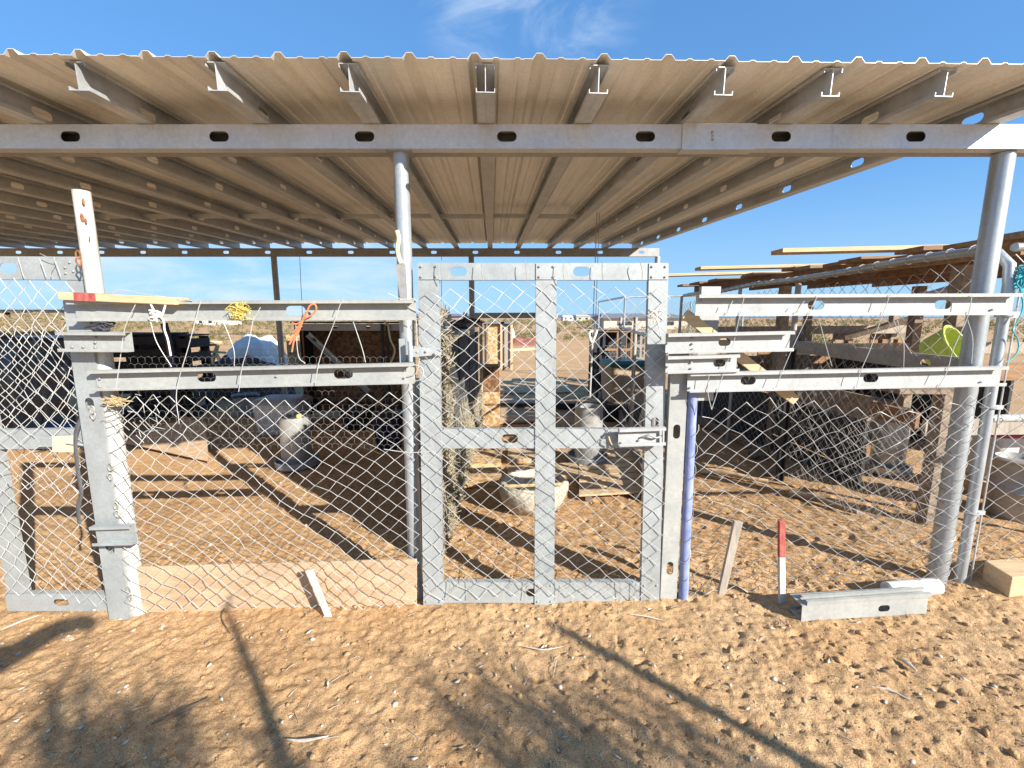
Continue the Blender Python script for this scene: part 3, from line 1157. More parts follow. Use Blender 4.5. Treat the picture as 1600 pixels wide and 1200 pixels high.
# bolt latch of the left gate
lt = MB().box(P(69, 690, -0.006), (0.085, 0.006, 0.055)).build('latch_plate', 'galv', gl)
MB().slab([P(83, 682, -0.004), P(116, 680, -0.004), P(118, 706, -0.004), P(83, 706, -0.004)], 0.004).build('latch_tongue', 'tan_adhesive', gl)
MB().tube([P(104, 692, -0.014), P(134, 696, -0.014)], 0.006, 8).build('latch_bolt', 'wire', gl, smooth=True)
# dark webbing strap hung at the gate edge
st_ = MB().tube(smooth_path([P(128, 650, -0.03), P(118, 680, -0.03), P(121, 730, -0.03), P(127, 770, -0.03), P(122, 790, -0.03), P(124, 818, -0.03)]), 0.011, 8, flat=0.3)
o = st_.build('strap', 'strap', loc=P(122, 735, -0.03), smooth=True)
tag(o, 'dark webbing strap hanging in front of the left gate beside the channel post', 'strap')

# ------------------------------------------------------------------ main gate
GT = lambda p: Vector((p.x * (1 + 0.018 * (0.9 - p.z)) - 0.002, p.y - 0.03 + 0.03 * p.z, p.z))
gm = thing('wire_gate', 'tall central gate of riveted pale steel channel with diamond wire', 'gate', (0.15, -0.03, 0))
Z = lambda py: P(800, py, -0.01).z
YM = -0.01


def gpart(mb, name, m='galv'):
    return mb.xf(GT).build(name, m, gm)


XL0, XL1, XM0, XM1, XR0, XR1 = -0.470, -0.364, 0.122, 0.226, 0.688, 0.786
zt1, zt0 = Z(410), Z(437)
zm1, zm0 = Z(670), Z(700)
zb1, zb0_ = Z(905), Z(936)


def plate_stud(a, b, w, holes, hl=0.085, hw=0.046):
    return stud(a, b, w, 0.03, (0, 0, -1), 'C', holes, hl, hw)


gpart(plate_stud((XL0, YM, (zt0 + zt1) / 2), (XR1, YM, (zt0 + zt1) / 2), zt1 - zt0,
                 [P(715, 423, YM).x - XL0, P(912, 423, YM).x - XL0]), 'top_bar')
gpart(plate_stud((XL0 + 0.1, YM + 0.001, (zm0 + zm1) / 2), (XR1, YM + 0.001, (zm0 + zm1) / 2), zm1 - zm0,
                 [P(797, 687, YM).x - XL0 - 0.1]), 'middle_bar')
gpart(plate_stud((XL0, YM, (zb0_ + zb1) / 2), (XR1, YM, (zb0_ + zb1) / 2), zb1 - zb0_,
                 [P(834, 923, YM).x - XL0]), 'bottom_bar')


def gstile(x0, x1, y, holes=()):
    return stud(Vector(((x0 + x1) / 2, y, 0.003)), Vector(((x0 + x1) / 2, y, zt0 - 0.002)), x1 - x0, 0.03, (1, 0, 0), 'C', holes, 0.085, 0.04)


gpart(gstile(XL0, XL1, YM - 0.006), 'stile')
gpart(gstile(XM0, XM1, YM - 0.006), 'stile')
gpart(gstile(XR0, XR1, YM - 0.006, [0.99]), 'stile')
for x0, x1 in ((XL0, XL1), (XM0, XM1), (XR0, XR1)):
    gpart(MB().box(((x0 + x1) / 2, YM - 0.0062, (zt0 + zt1) / 2), (x1 - x0, 0.004, zt1 - zt0 - 0.004)), 'corner_plate')
scr = []
for x0, x1 in ((XL0, XL1), (XM0, XM1), (XR0, XR1)):
    for fx in (0.16, 0.84):
        for zz in (zt0 + 0.015, zt1 - 0.018, zb0_ + 0.012, zb1 - 0.014):
            scr.append(GT(Vector((x0 + (x1 - x0) * fx, YM - 0.0095, zz))))
screws(gm, scr, 0.0055)


def gate_map(u, v):
    x = XL0 - 0.005 + u
    z = 0.06 + v
    y = -0.052 + 0.012 * np.sin(u * 5 + v * 3) + 0.03 * z - 0.016
    return np.stack([x, y, z], -1)


chain_link(gate_map, 1.26, 1.67, 0.104, 0.088, 0.0021, 'wire', gm, seed=21, warp=0.014)
t = MB()
for x in (689, 752, 820, 879, 940, 1000):
    MB().tube(smooth_path([P(x, 406, -0.03), P(x + 1, 412, -0.036), P(x + 2 + 2 * math.sin(x), 425, -0.036), P(x + 3, 439, -0.03)]), 0.0018, 5).build('wire_tie', 'wire_old', gm, smooth=True)
for x in (702, 732, 822, 873, 968, 992):
    MB().tube(smooth_path([P(x, 903, -0.06), P(x + 1, 915, -0.062), P(x + 3 * math.sin(x), 938, -0.06)]), 0.0018, 5).build('wire_tie', 'wire_old', gm, smooth=True)
# strap hinge to the middle post
hg = MB().slab([P(644, 540, -0.047), P(690, 547, -0.030), P(690, 554, -0.030), P(644, 558, -0.047)], 0.004).build('hinge', 'galv', gm)
MB().tube([P(640, 533, -0.05), P(642, 565, -0.05)], 0.011, 14).build('hinge_pin', 'galv_pipe', hg, smooth=True)
MB().box(P(629, 548, -0.006), (0.03, 0.012, 0.12)).build('hinge_plate', 'galv', hg)
screws(hg, [P(x, y, -0.048) for x, y in ((652, 550), (666, 549), (680, 552))])
# sliding bolt latch
lbx = rail_px(966, 668, 697, 1038, 667, 693, -0.062, 0.025, True).build('latch_box', 'white_paint', gm)
MB().tube(smooth_path([P(1004, 683, -0.075), P(1015, 680, -0.085), P(1025, 684, -0.08), P(1034, 681, -0.075)]), 0.005, 8).build('latch_bolt', 'wire_old', lbx, smooth=True)
MB().tube([P(1036, 668, -0.08), P(1036, 694, -0.08)], 0.006, 8).build('latch_keeper', 'white_paint', lbx, smooth=True)
screws(lbx, [P(x, y, -0.066) for x, y in ((971, 674), (971, 692), (993, 675), (998, 688))])
MB().tube(smooth_path([P(951, 682, -0.045), P(953, 689, -0.055), P(956, 695, -0.045)]), 0.004, 6).build('tie_knot', 'rope_tan', gm, smooth=True)
# wire loops holding the gate to the post
t = MB()
for pth in ([(600, 702), (640, 707), (672, 705)], [(636, 588), (650, 583), (656, 560)], [(640, 597), (658, 592), (660, 575), (640, 568)],
            [(606, 458), (630, 470), (640, 480), (660, 490)], [(620, 470), (640, 466), (652, 470)], [(650, 500), (652, 540)]):
    MB().tube(smooth_path([P(x, y, -0.07) for x, y in pth]), 0.0022, 5).build('wire_loop', 'wire', gm, smooth=True)

# ------------------------------------------------------------------ right-hand fence bay
frb = thing('fence_bay', 'right fence bay of sunlit white steel rails between the blue pipe and the end post', 'fence', (1.6, 0, 0.06))
vert_channel(0.850, -0.06, 1.40, -0.035, 0.088, 0.035, False, [0.21, 0.965], x1=0.838, hl=0.075, hw=0.036).build('channel_post', 'galv_dusty', frb)
MB().tube([(0.934, -0.03, -0.08), (0.912, -0.03, 1.20)], 0.025, 20).build('blue_pipe', 'blue_pvc', frb, smooth=True)
rail_px(1087, 461, 494, 1583, 459, 492, -0.065, 0.036, True, (1275, 1473), hl=0.08, hw=0.042).build('rail', 'white_paint', frb)
rail_px(1074, 582, 611, 1562, 571, 602, -0.065, 0.036, True, (1169, 1360, 1550), hl=0.075, hw=0.042).build('rail', 'white_paint', frb)
rail_px(1040, 521, 552, 1234, 517, 548, -0.085, 0.036, True, (1132,), hl=0.06, hw=0.036).build('short_channel', 'white_paint', frb)
rail_px(1040, 556, 583, 1151, 553, 580, -0.085, 0.03, True, (1124,), hl=0.06, hw=0.036).build('short_channel', 'white_paint', frb)
vert_channel(1.03, 1.10, 1.70, 0.10, 0.10, 0.03, False).build('upright_channel', 'white_paint', frb)
screws(frb, [P(x, y, -0.0895) for x, y in ((1043, 536), (1082, 528), (1082, 537), (1082, 546), (1043, 573), (1080, 566), (1080, 576))])
screws(frb, [P(x, y, -0.0695) for x, y in ((1078, 606), (1095, 470), (1550, 484), (1533, 597))])


def right_map(u, v):
    x = 0.95 + u
    top = 1.02 + 0.06 * np.clip(u / 0.5, 0, 1) + 0.03 * np.sin(u * 4)
    z = 0.02 + 0.036 * u + v / 1.1 * (top - 0.02)
    y = -0.035 + 0.03 * np.sin(u * 3 + v * 2.2) + 0.012 * np.sin(u * 10 - v * 6)
    return np.stack([x, y, z], -1)


chain_link(right_map, 1.5, 1.12, 0.112, 0.086, 0.0021, 'wire', frb, seed=33, warp=0.022, jit=0.2)
t = MB()
for pth in ([(1163, 463), (1152, 510), (1145, 540), (1125, 600), (1112, 640)], [(1278, 461), (1264, 490), (1240, 540), (1225, 575), (1212, 606)],
            [(1391, 460), (1378, 495), (1360, 545), (1345, 580), (1338, 606)], [(1519, 460), (1512, 495), (1490, 545), (1480, 580), (1466, 606)],
            [(1280, 500), (1292, 545), (1300, 572)], [(1396, 500), (1410, 530), (1425, 553)], [(1402, 500), (1412, 535), (1412, 575)],
            [(1512, 500), (1520, 530), (1518, 568)], [(1108, 585), (1106, 612), (1112, 640)], [(1145, 470), (1134, 492)], [(1257, 470), (1242, 490)]):
    MB().tube(smooth_path([P(x, y, -0.108) for x, y in pth]), 0.0018, 5).build('wire_tie', 'wire', frb, smooth=True)
for x, r, z0, z1, n in ((2.385, 0.049, 0.1, 1.0, 13), (0.925, 0.030, 0.08, 1.0, 8)):
    q = []
    for i in range(n * 10 + 1):
        a = i / 10 * 2 * math.pi
        q.append((x + r * math.cos(a), (0.055 if x > 2 else -0.03) + r * math.sin(a), z0 + (z1 - z0) * i / (n * 10) + 0.02 * math.sin(a)))
    MB().tube(q, 0.0018, 4).build('lacing_wire', 'wire_old', frb, smooth=True)

# loose timber in the right bay
o = MB().bar(P(1070, 490, -0.02), P(1243, 626, -0.02), 0.02, 0.05).build('batten', 'wood_new', loc=P(1155, 560, -0.02), bevel=0.002)
tag(o, 'pale diagonal wood batten wedged behind the short rails right of the gate', 'batten')

# stakes in front
s = MB().slab([P(1145, 812, -0.07), P(1158, 814, -0.07), P(1131, 926, -0.07), P(1120, 926, -0.07)], 0.02).build('stake', 'wood_grey', loc=G(1125, 930), bevel=0.002)
tag(s, 'leaning grey weathered wooden stake right of the blue pipe', 'stake')
rt = thing('survey_stake', 'upright wooden stake with a red painted top and white foot', 'stake', G(1220, 938))
MB().slab([P(1214.5, 812, -0.09), P(1223.5, 813, -0.09), P(1224, 868, -0.09), P(1214.5, 868, -0.09)], 0.02).build('painted_top', 'red_paint', rt, bevel=0.0015)
MB().slab([P(1214.7, 868, -0.0905), P(1223.8, 868, -0.0905), P(1225, 942, -0.0905), P(1215.5, 942, -0.0905)], 0.019).build('stake_foot', 'white_wood', rt, bevel=0.0015)
s = MB().slab([P(479, 890, -0.09), P(489, 889, -0.09), P(519, 962, -0.09), P(510, 963, -0.09)], 0.014).build('stake', 'white_wood', loc=G(512, 958), bevel=0.0015)
tag(s, 'small tilted splintered stake against the plywood board in the left bay', 'stake')

# steel channel and pipe on the ground at the right bay
A0, B0 = G(1252, 958, 0.045), G(1448, 946, 0.045)
ln = thing('ground_channel', 'dusty steel channel lying on the dirt under the right fence bay', 'channel', (A0 + B0) / 2 - Vector((0, 0, 0.045)))
stud(A0, B0, 0.085, 0.09, (0, 0, -1), 'C', [0.42], 0.06, 0.035).xf(lambda p: p).build('channel', 'galv_dusty', ln)
stud(A0 + Vector((0.02, 0.02, 0.047)), B0 + Vector((0.01, 0.02, 0.052)), 0.05, 0.02, (0, 1, 0.1), 'C').build('cap_strip', 'galv_dusty', ln)
c0, c1 = G(1384, 922, 0.04), G(1466, 915, 0.04)
o = MB().tube([c0, c0.lerp(c1, 0.03), c0.lerp(c1, 0.5), c0.lerp(c1, 0.97), c1], [0.034, 0.042, 0.043, 0.042, 0.034], 20).build('pipe_offcut', 'white_plastic', loc=(c0 + c1) / 2, smooth=True)
tag(o, 'short white plastic pipe offcut lying behind the ground channel at the end post', 'pipe')

# timber block at the right edge
k0 = G(1533, 905)
k1 = G(1576, 934)
d = Vector((0.80, 0.10, 0))
hgt = Vector((0, 0, 0.115))
b = MB()
vs = [k0, k1, k1 + d, k0 + d, k0 + hgt, k1 + hgt, k1 + d + hgt, k0 + d + hgt]
b.add(vs, [(3, 2, 1, 0), (4, 5, 6, 7), (0, 1, 5, 4), (1, 2, 6, 5), (2, 3, 7, 6), (3, 0, 4, 7)])
o = b.build('timber_block', 'wood_new', loc=(k0 + k1) / 2, bevel=0.005)
tag(o, 'thick sawn timber beam on the dirt at the right edge of the frame', 'timber')

# ------------------------------------------------------------------ end panel and side fence on the right
sf = thing('side_fence', 'chain link side fence running back from the thin curved pipe post at right', 'fence', (2.47, 0.02, 0.08))
pts = [(2.478, 0.02, -0.02), (2.478, 0.02, 1.70), (2.476, 0.03, 1.80), (2.472, 0.09, 1.865), (2.470, 0.17, 1.89)] + \
      [(2.47 + 0.06 * (y - 0.17), y, 1.89 + 0.01 * math.sin(y * 3)) for y in (0.6, 1.2, 1.9, 2.6, 3.4, 4.2, 4.9)]
MB().tube(pts, 0.024, 16).build('frame_pipe', 'galv_pipe', sf, smooth=True)
for x, y, r, m, z1 in ((2.575, 1.8, 0.024, 'galv_dark', 1.85), (2.62, 2.9, 0.02, 'galv_pipe', 1.88), (2.72, 4.9, 0.022, 'galv_pipe', 1.89), (2.65, 3.7, 0.016, 'galv_dark', 1.85)):
    MB().tube([(x - 0.02, y, -0.02), (x, y, z1)], r, 14).build('post', m, sf, smooth=True)
stud(Vector((2.50, 0.18, 1.27)), Vector((2.575, 1.82, 1.285)), 0.10, 0.03, (0, 0, 1), 'C', [0.25, 1.05], 0.07, 0.04).build('rail', 'galv_dark', sf)
chain_link(lambda u, v: np.stack([2.47 + 0.055 * u + 0.01 * np.sin(v * 5), 0.1 + u, 0.12 - 0.012 * u + v], -1), 4.8, 1.74, 0.12, 0.10, 0.0019, 'wire_old', sf, seed=41, warp=0.016)
chain_link(lambda u, v: np.stack([2.40 + 0.075 * u + 0.03 * np.sin(v * 4 + u), 0.12 + u, 0.1 + v], -1), 1.8, 1.1, 0.10, 0.11, 0.0015, 'wire_old', sf, seed=42, warp=0.014, jit=0.12, name='loose_mesh')
t = MB()
for i in range(34):
    y = 0.2 + i * 0.135
    x = 2.47 + 0.06 * (y - 0.17)
    q = [(x + 0.028 * math.cos(a), y + 0.012 * a / 3, 1.89 + 0.01 * math.sin(y * 3) + 0.028 * math.sin(a)) for a in np.linspace(0, 6.2, 9)]
    t.tube(q, 0.003, 4)
stuff(t.build('twist_ties', 'wire', sf))

ep = thing('wire_fence_panel', 'chain link panel on galvanised pipes at the right edge of the frame', 'fence panel', (2.9, 0.04, 0.08))
for z in (0.98, 1.86):
    MB().tube([(2.52, 0.06, z + 0.03), (3.9, 0.1, z + 0.05)], 0.021, 14).build('cross_pipe', 'white_paint' if z < 1 else 'galv_pipe', ep, smooth=True)
MB().tube([(2.55, 0.03, 0.02), (2.55, 0.03, 1.8)], 0.004, 8).build('tension_bar', 'wire', ep, smooth=True)
MB().tube([(3.9, 0.1, 0.0), (3.9, 0.1, 1.95)], 0.024, 14).build('post', 'galv_pipe', ep, smooth=True)
chain_link(lambda u, v: np.stack([2.54 + u, 0.03 + 0.015 * np.sin(u * 6 + v * 4), 0.13 + v], -1), 1.35, 1.75, 0.116, 0.096, 0.0022, 'wire', ep, seed=44, warp=0.02)
for z in (0.5, 1.08, 1.55):
    q = [(2.478 + 0.03 * math.cos(a), 0.02 + 0.03 * math.sin(a), z) for a in np.linspace(0, 6.28, 13)]
    bnd = MB().tube(q, 0.006, 6).build('band', 'galv', ep, smooth=True)
    MB().box((2.525, 0.02, z), (0.05, 0.012, 0.022)).build('band_clip', 'white_paint', bnd)

# ------------------------------------------------------------------ ropes and strings
def rope(name, m, paths, r, label, loc=None, cat='rope'):
    b = MB()
    for pth in paths:
        b.tube(smooth_path(pth), r, 7)
    o = b.build(name, m, loc=loc or paths[0][0], smooth=True)
    tag(o, label, cat)
    return o


def tangle(c, rad, n, L=5):
    out = []
    for _ in range(n):
        p = []
        for k in range(L):
            p.append(Vector((c.x + random.gauss(0, rad[0]), c.y - 0.012 + random.gauss(0, 0.008), c.z + random.gauss(0, rad[1]))))
        out.append(p)
    return out


YR_ = -0.112
rope('white_rope', 'rope_white',
     [[P(234, 472, YR_), P(242, 487, YR_), P(255, 500, YR_), P(257, 515, YR_), P(262, 530, YR_), P(265, 545, YR_), P(267, 556, YR_)],
      [P(260, 471, YR_), P(256, 485, YR_), P(252, 495, YR_), P(240, 490, YR_), P(233, 498, YR_), P(243, 503, YR_)]]
     + tangle(P(246, 492, YR_), (0.014, 0.012), 4), 0.0045, 'knotted white rope hanging from the left top rail with a tail')
rope('yellow_twine', 'rope_yellow', tangle(P(375, 487, YR_), (0.024, 0.019), 34, 6), 0.0014,
     'tangle of yellow baling twine snagged on the left top rail', cat='twine')
rope('orange_rope', 'rope_orange',
     [[P(458, 520, YR_), P(470, 505, YR_), P(478, 492, YR_), P(484, 478, YR_), P(492, 476, YR_), P(494, 484, YR_), P(486, 493, YR_), P(476, 498, YR_), P(465, 506, YR_), P(456, 505, YR_)],
      [P(476, 490, YR_), P(468, 515, YR_), P(460, 530, YR_), P(456, 550, YR_)], [P(474, 500, YR_), P(463, 520, YR_), P(452, 538, YR_)]], 0.0042,
     'orange rope looped in a bow on the left top rail')
rope('teal_rope', 'rope_teal',
     tangle(P(1596, 436, 0.0), (0.02, 0.03), 26, 6) + [[P(1594, 450, -0.03), P(1598, 480, -0.03), P(1588, 505, -0.03), P(1582, 515, -0.03), P(1590, 530, -0.03), P(1591, 545, -0.03), P(1582, 560, -0.03), P(1570, 566, -0.03)]],
     0.0028, 'frayed teal rope tied round the thin curved post at the right edge')
rope('tan_twine', 'rope_tan', tangle(P(186, 626, -0.06), (0.03, 0.012), 20, 5), 0.002, 'bunch of tan twine on the white pipe post below the lower rail', cat='twine')
rope('grey_rag', 'cloth_dark', tangle(P(160, 511, -0.075), (0.03, 0.01), 18, 5), 0.004, 'grey rag knotted between the left rails at the white pipe post', cat='rag')
rope('dry_vine', 'rope_tan', [[P(606, 505, 0.15), P(610, 530, 0.15), P(617, 548, 0.15), P(610, 568, 0.15)], [P(604, 508, 0.15), P(600, 500, 0.15)]], 0.005,
     'dry tan cord hanging beside the middle pipe post under the top rail', cat='cord')
rope('gate_twine', 'rope_white', tangle(P(1024, 495, -0.05), (0.018, 0.03), 8, 5), 0.0022, 'white twine knotted on the right stile of the central gate', cat='twine')
rope('hanging_wire', 'wire_old', [[P(468, 395, 4.2), P(470, 440, 4.2), P(473, 500, 4.2)], [P(690, 395, 4.6), P(690, 470, 4.6)]], 0.004,
     'two thin wires hanging from the rear beam', cat='wire')

# ------------------------------------------------------------------ inside the pens
def on_ground(x, y):
    return Vector((x, y, Hs(x, y)))


def feeder(name, c, r, h, label, lean=(0, 0), lid='feeder_zinc', hang=None):
    f = thing(name, label, 'feeder', c)
    ln_ = lambda p: Vector((p.x + lean[0] * (p.z - c.z), p.y + lean[1] * (p.z - c.z), p.z))
    drum_ = MB().lathe(c, [(r * 0.9, 0.07), (r * 0.93, 0.06), (r * 0.93, 0.10), (r, 0.12), (r * 1.0, h * 0.55), (r * 1.02, h * 0.555), (r * 1.02, h * 0.565), (r, h * 0.57),
                   (r * 0.99, h), (r * 0.93, h + 0.004), (r * 0.93, h * 0.8)], 32, close=False).xf(ln_).build('drum', 'feeder_zinc', f, smooth=True)
    MB().lathe(c, [(0.01, 0.012), (r * 1.30, 0.012), (r * 1.42, 0.03), (r * 1.46, 0.085), (r * 1.40, 0.092), (r * 1.36, 0.045), (r * 1.2, 0.03), (0.01, 0.028)], 32).xf(ln_).build('pan', lid, f, smooth=True)
    q = [(c.x + r * 0.95 * math.cos(a), c.y + r * 0.12, c.z + h - 0.02 + r * 0.8 * math.sin(a)) for a in np.linspace(0, math.pi, 11)]
    if hang:
        MB().tube(q, 0.004, 6).xf(ln_).build('handle', 'wire_old', drum_, smooth=True)
    return f


c = G(466, 729)
feeder('tube_feeder', c, 0.155, 0.56, 'grey metal tube feeder standing in dappled sun in the left pen', (0.0, 0.0), 'grey_plastic')
o = MB().lathe(c + Vector((0.09, -0.09, 0.565)), [(0.004, 0), (0.026, 0.003), (0.028, 0.02), (0.018, 0.036), (0.004, 0.04)], 12).build('yellow_ball', 'rope_yellow', loc=c + Vector((0.09, -0.09, 0.565)), smooth=True)
tag(o, 'small yellow ball on top of the tube feeder in the left pen', 'ball')

# translucent tote behind it
def tote(c, sx, sy, h, name, label, cat, m, lidm, lid_h=0.05, taper=0.9, rot=0.0):
    t_ = thing(name, label, cat, c)
    R = Matrix.Rotation(rot, 3, 'Z')

    def rr(w, d, z, k=6, rad=0.07):
        o_ = []
        for (ax_, ay_, a0) in ((1, 1, 0), (-1, 1, 90), (-1, -1, 180), (1, -1, 270)):
            for i in range(k):
                a = math.radians(a0 + 90 * i / (k - 1))
                o_.append(Vector((ax_ * (w / 2 - rad) + rad * math.cos(a), ay_ * (d / 2 - rad) + rad * math.sin(a), z)))
        return [c + R @ q for q in o_]
    rings = [rr(sx * taper * 0.9, sy * taper * 0.9, 0.0), rr(sx * taper, sy * taper, 0.03), rr(sx, sy, h * 0.85), rr(sx * 1.03, sy * 1.03, h * 0.86), rr(sx * 1.03, sy * 1.03, h * 0.9), rr(sx * 0.98, sy * 0.98, h * 0.9)]
    n = len(rings[0])
    b_ = MB()
    fs = []
    for i in range(len(rings) - 1):
        for k in range(n):
            fs.append((i * n + k, i * n + (k + 1) % n, (i + 1) * n + (k + 1) % n, (i + 1) * n + k))
    fs += [tuple(range(n - 1, -1, -1)), tuple(range((len(rings) - 1) * n, len(rings) * n))]
    b_.add([q for r_ in rings for q in r_], fs)
    b_.build('body', m, t_, smooth=True)
    rings = [rr(sx * 1.06, sy * 1.06, h * 0.905), rr(sx * 1.06, sy * 1.06, h * 0.905 + lid_h * 0.5), rr(sx * 0.9, sy * 0.9, h * 0.905 + lid_h)]
    fs = []
    for i in range(2):
        for k in range(n):
            fs.append((i * n + k, i * n + (k + 1) % n, (i + 1) * n + (k + 1) % n, (i + 1) * n + k))
    fs += [tuple(range(n - 1, -1, -1)), tuple(range(2 * n, 3 * n))]
    MB().add([q for r_ in rings for q in r_], fs).build('lid', lidm, t_, smooth=True)
    return t_


c = G(445, 674)
tote(c, 0.62, 0.5, 0.47, 'water_jug', 'squat whitish plastic water jug behind the tube feeder in the left pen', 'jug', 'white_plastic', 'grey_plastic', 0.07)
# plywood sheet flat on the dirt, left pen
q = [G(183, 690, 0.05), G(292, 655, 0.30), G(322, 660, 0.30), G(326, 722, 0.03)]
o = MB().slab(q, 0.014).build('plywood_sheet', 'plywood', loc=G(260, 695))
tag(o, 'loose tan plywood sheet tilted on the dirt at the left of the left pen', 'plywood')
q = [G(285, 560 + 88, 0.6), G(335, 646, 0.62), G(352, 690, 0.0), G(300, 700, 0.0)]

# dark timber pallets and nest boxes along the back of the left pen
def pallet_box(name, label, x0, x1, y0, y1, z1, m, slats, front_only=False):
    z0 = Hs((x0 + x1) / 2, y0) - 0.02
    t_ = thing(name, label, 'crate', ((x0 + x1) / 2, (y0 + y1) / 2, z0))
    hs = (z1 - z0) / slats
    for i in range(slats):
        z = z0 + hs * (i + 0.5)
        MB().box(((x0 + x1) / 2, y0 + random.uniform(-0.004, 0.004), z), (x1 - x0, 0.02, hs * 0.66)).build('slat', m, t_)
        MB().box((x1 + 0.011, (y0 + y1) / 2, z), (0.02, y1 - y0, hs * 0.66)).build('slat', m, t_)
    for x in (x0 + 0.04, (x0 + x1) / 2, x1 - 0.05):
        MB().box((x, y0 + 0.062, (z0 + z1) / 2), (0.07, 0.08, z1 - z0)).build('upright', m, t_)
    MB().box(((x0 + x1) / 2, (y0 + y1) / 2, z1 + 0.012), (x1 - x0 + 0.03, y1 - y0 + 0.02, 0.022)).build('lid', m, t_)
    MB().box(((x0 + x1) / 2, y1, (z0 + z1) / 2), (x1 - x0, 0.02, z1 - z0 - 0.02)).build('back', m, t_)
    return t_


YB = 4.55
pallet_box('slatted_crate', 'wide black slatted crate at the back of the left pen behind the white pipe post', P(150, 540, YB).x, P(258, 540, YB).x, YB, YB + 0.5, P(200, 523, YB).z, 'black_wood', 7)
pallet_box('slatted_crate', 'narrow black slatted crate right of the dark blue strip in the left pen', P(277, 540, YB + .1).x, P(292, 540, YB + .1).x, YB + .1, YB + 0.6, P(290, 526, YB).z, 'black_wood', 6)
# dark blue strip of tarp hanging on a leaning pole
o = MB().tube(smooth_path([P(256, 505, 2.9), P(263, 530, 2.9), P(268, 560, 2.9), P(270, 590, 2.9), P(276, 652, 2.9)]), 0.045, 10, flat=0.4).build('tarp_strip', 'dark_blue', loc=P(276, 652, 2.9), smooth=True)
tag(o, 'dark blue tarp strip hanging down behind the knotted white rope', 'tarp')

# reclaimed timber heap beyond the back fence
woods = [(309, 345, 533), (306, 348, 540), (312, 352, 549), (308, 340, 557), (316, 350, 565)]
for k, (xa, xb, py) in enumerate(woods):
    a, b_ = P(xa, py, 7.4), P(xb, py + 2 * (-1) ** k, 7.8)
    o = MB().bar(a, b_, 0.11, 0.05).build('scrap_board', 'wood_new' if k != 1 else 'wood_brown', loc=(a + b_) / 2)
    tag(o, ('topmost', 'second', 'third', 'fourth', 'lowest')[k] + ' board of the scrap timber heap beyond the back fence left of the white sheet', 'board', 'scrap boards beyond the back fence')
for k, (xa, ya, xb, yb) in enumerate(((330, 570, 340, 540), (336, 552, 347, 567), (318, 572, 322, 545))):
    a, b_ = P(xa, ya, 7.3), P(xb, yb, 7.3)
    o = MB().bar(a, b_, 0.08, 0.045).build('scrap_board', 'wood_new', loc=a)
    tag(o, ('upright', 'tilted', 'leftmost standing')[k] + ' short offcut propped on the scrap timber heap beyond the back fence', 'board', 'scrap boards beyond the back fence')


def mound(name, m, c, sx, sy, h, seed, label, cat, n=40, rough=0.25, fold=0.0):
    v, f = [], []
    for i in range(n + 1):
        for j in range(n + 1):
            a, b_ = -1 + 2 * i / n, -1 + 2 * j / n
            r2 = max(0, 1 - (abs(a) ** 2.6 + abs(b_) ** 2.6))
            z = h * (r2 ** 0.55)
            nz_ = float(vnoise(np.array(a * 3 + seed), np.array(b_ * 3), seed) + 0.5 * vnoise(np.array(a * 8), np.array(b_ * 8 + seed), seed + 1))
            z *= 1 + rough * nz_ * 2
            z += fold * math.sin(a * 9 + b_ * 4 + seed) * r2
            v.append((c.x + a * sx * (1 + 0.15 * nz_), c.y + b_ * sy, c.z + z - 0.03))
    for i in range(n):
        for j in range(n):
            k = i * (n + 1) + j
            f.append((k, k + n + 1, k + n + 2, k + 1))
    o_ = np_mesh(name, np.array(v), np.array(f), m, loc=c, smooth=True)
    if label:
        tag(o_, label, cat)
    return o_


yt = 7.3
ct = Vector((P(392, 560, yt).x, yt, Hs(0, yt)))
mound('sheet_shade_heap', 'cloth_dark', ct + Vector((0.35, -0.9, 0)), 0.9, 0.45, 0.72, 5, 'dark heap added as the roof shade on the lower white sheet beyond the back fence', 'cloth', 34, 0.25, 0.05)  # dark colour stands in for roof shade on the sheet's lower half
mound('white_sheet', 'cloth', ct + Vector((0.0, 0.2, 0)), 0.72, 0.7, P(390, 527, yt + 0.2).z - ct.z, 9, 'white sheet draped over a heap beyond the back fence', 'sheet', 34, 0.1, 0.03)

# rear wire fence of the pens
rf = thing('rear_fence', 'chicken wire fence across the back of the pens below the rear beam', 'fence', (-3.8, 5.05, 0))
hex_wire(lambda u, v: np.stack([-7.2 + u, 5.03 + 0.02 * np.sin(u * 5), 0.05 + v], -1), 6.5, 1.62, 0.085, 0.0016, 'wire_old', rf, seed=51)
MB().tube([(-7.4, 5.02, 1.52), (-3.9, 5.02, 1.55), (-0.66, 5.02, 1.56)], 0.012, 10).build('top_wire', 'wire', rf, smooth=True)
MB().tube([(-7.4, 5.02, 1.28), (-0.66, 5.02, 1.28)], 0.006, 8).build('mid_wire', 'wire', rf, smooth=True)
MB().box((0.55, 5.05, 0.06), (2.4, 0.06, 0.10)).build('base_board', 'black_wood', rf)
stud(Vector((-0.62, 5.0, 1.58)), Vector((0.75, 5.0, 1.585)), 0.09, 0.03, (0, 0, 1), 'C').build('rail', 'white_paint', rf)
MB().tube([(-0.6, 4.95, 0.16), (1.75, 4.95, 0.15)], 0.02, 12).build('bottom_pipe', 'wire', rf, smooth=True)

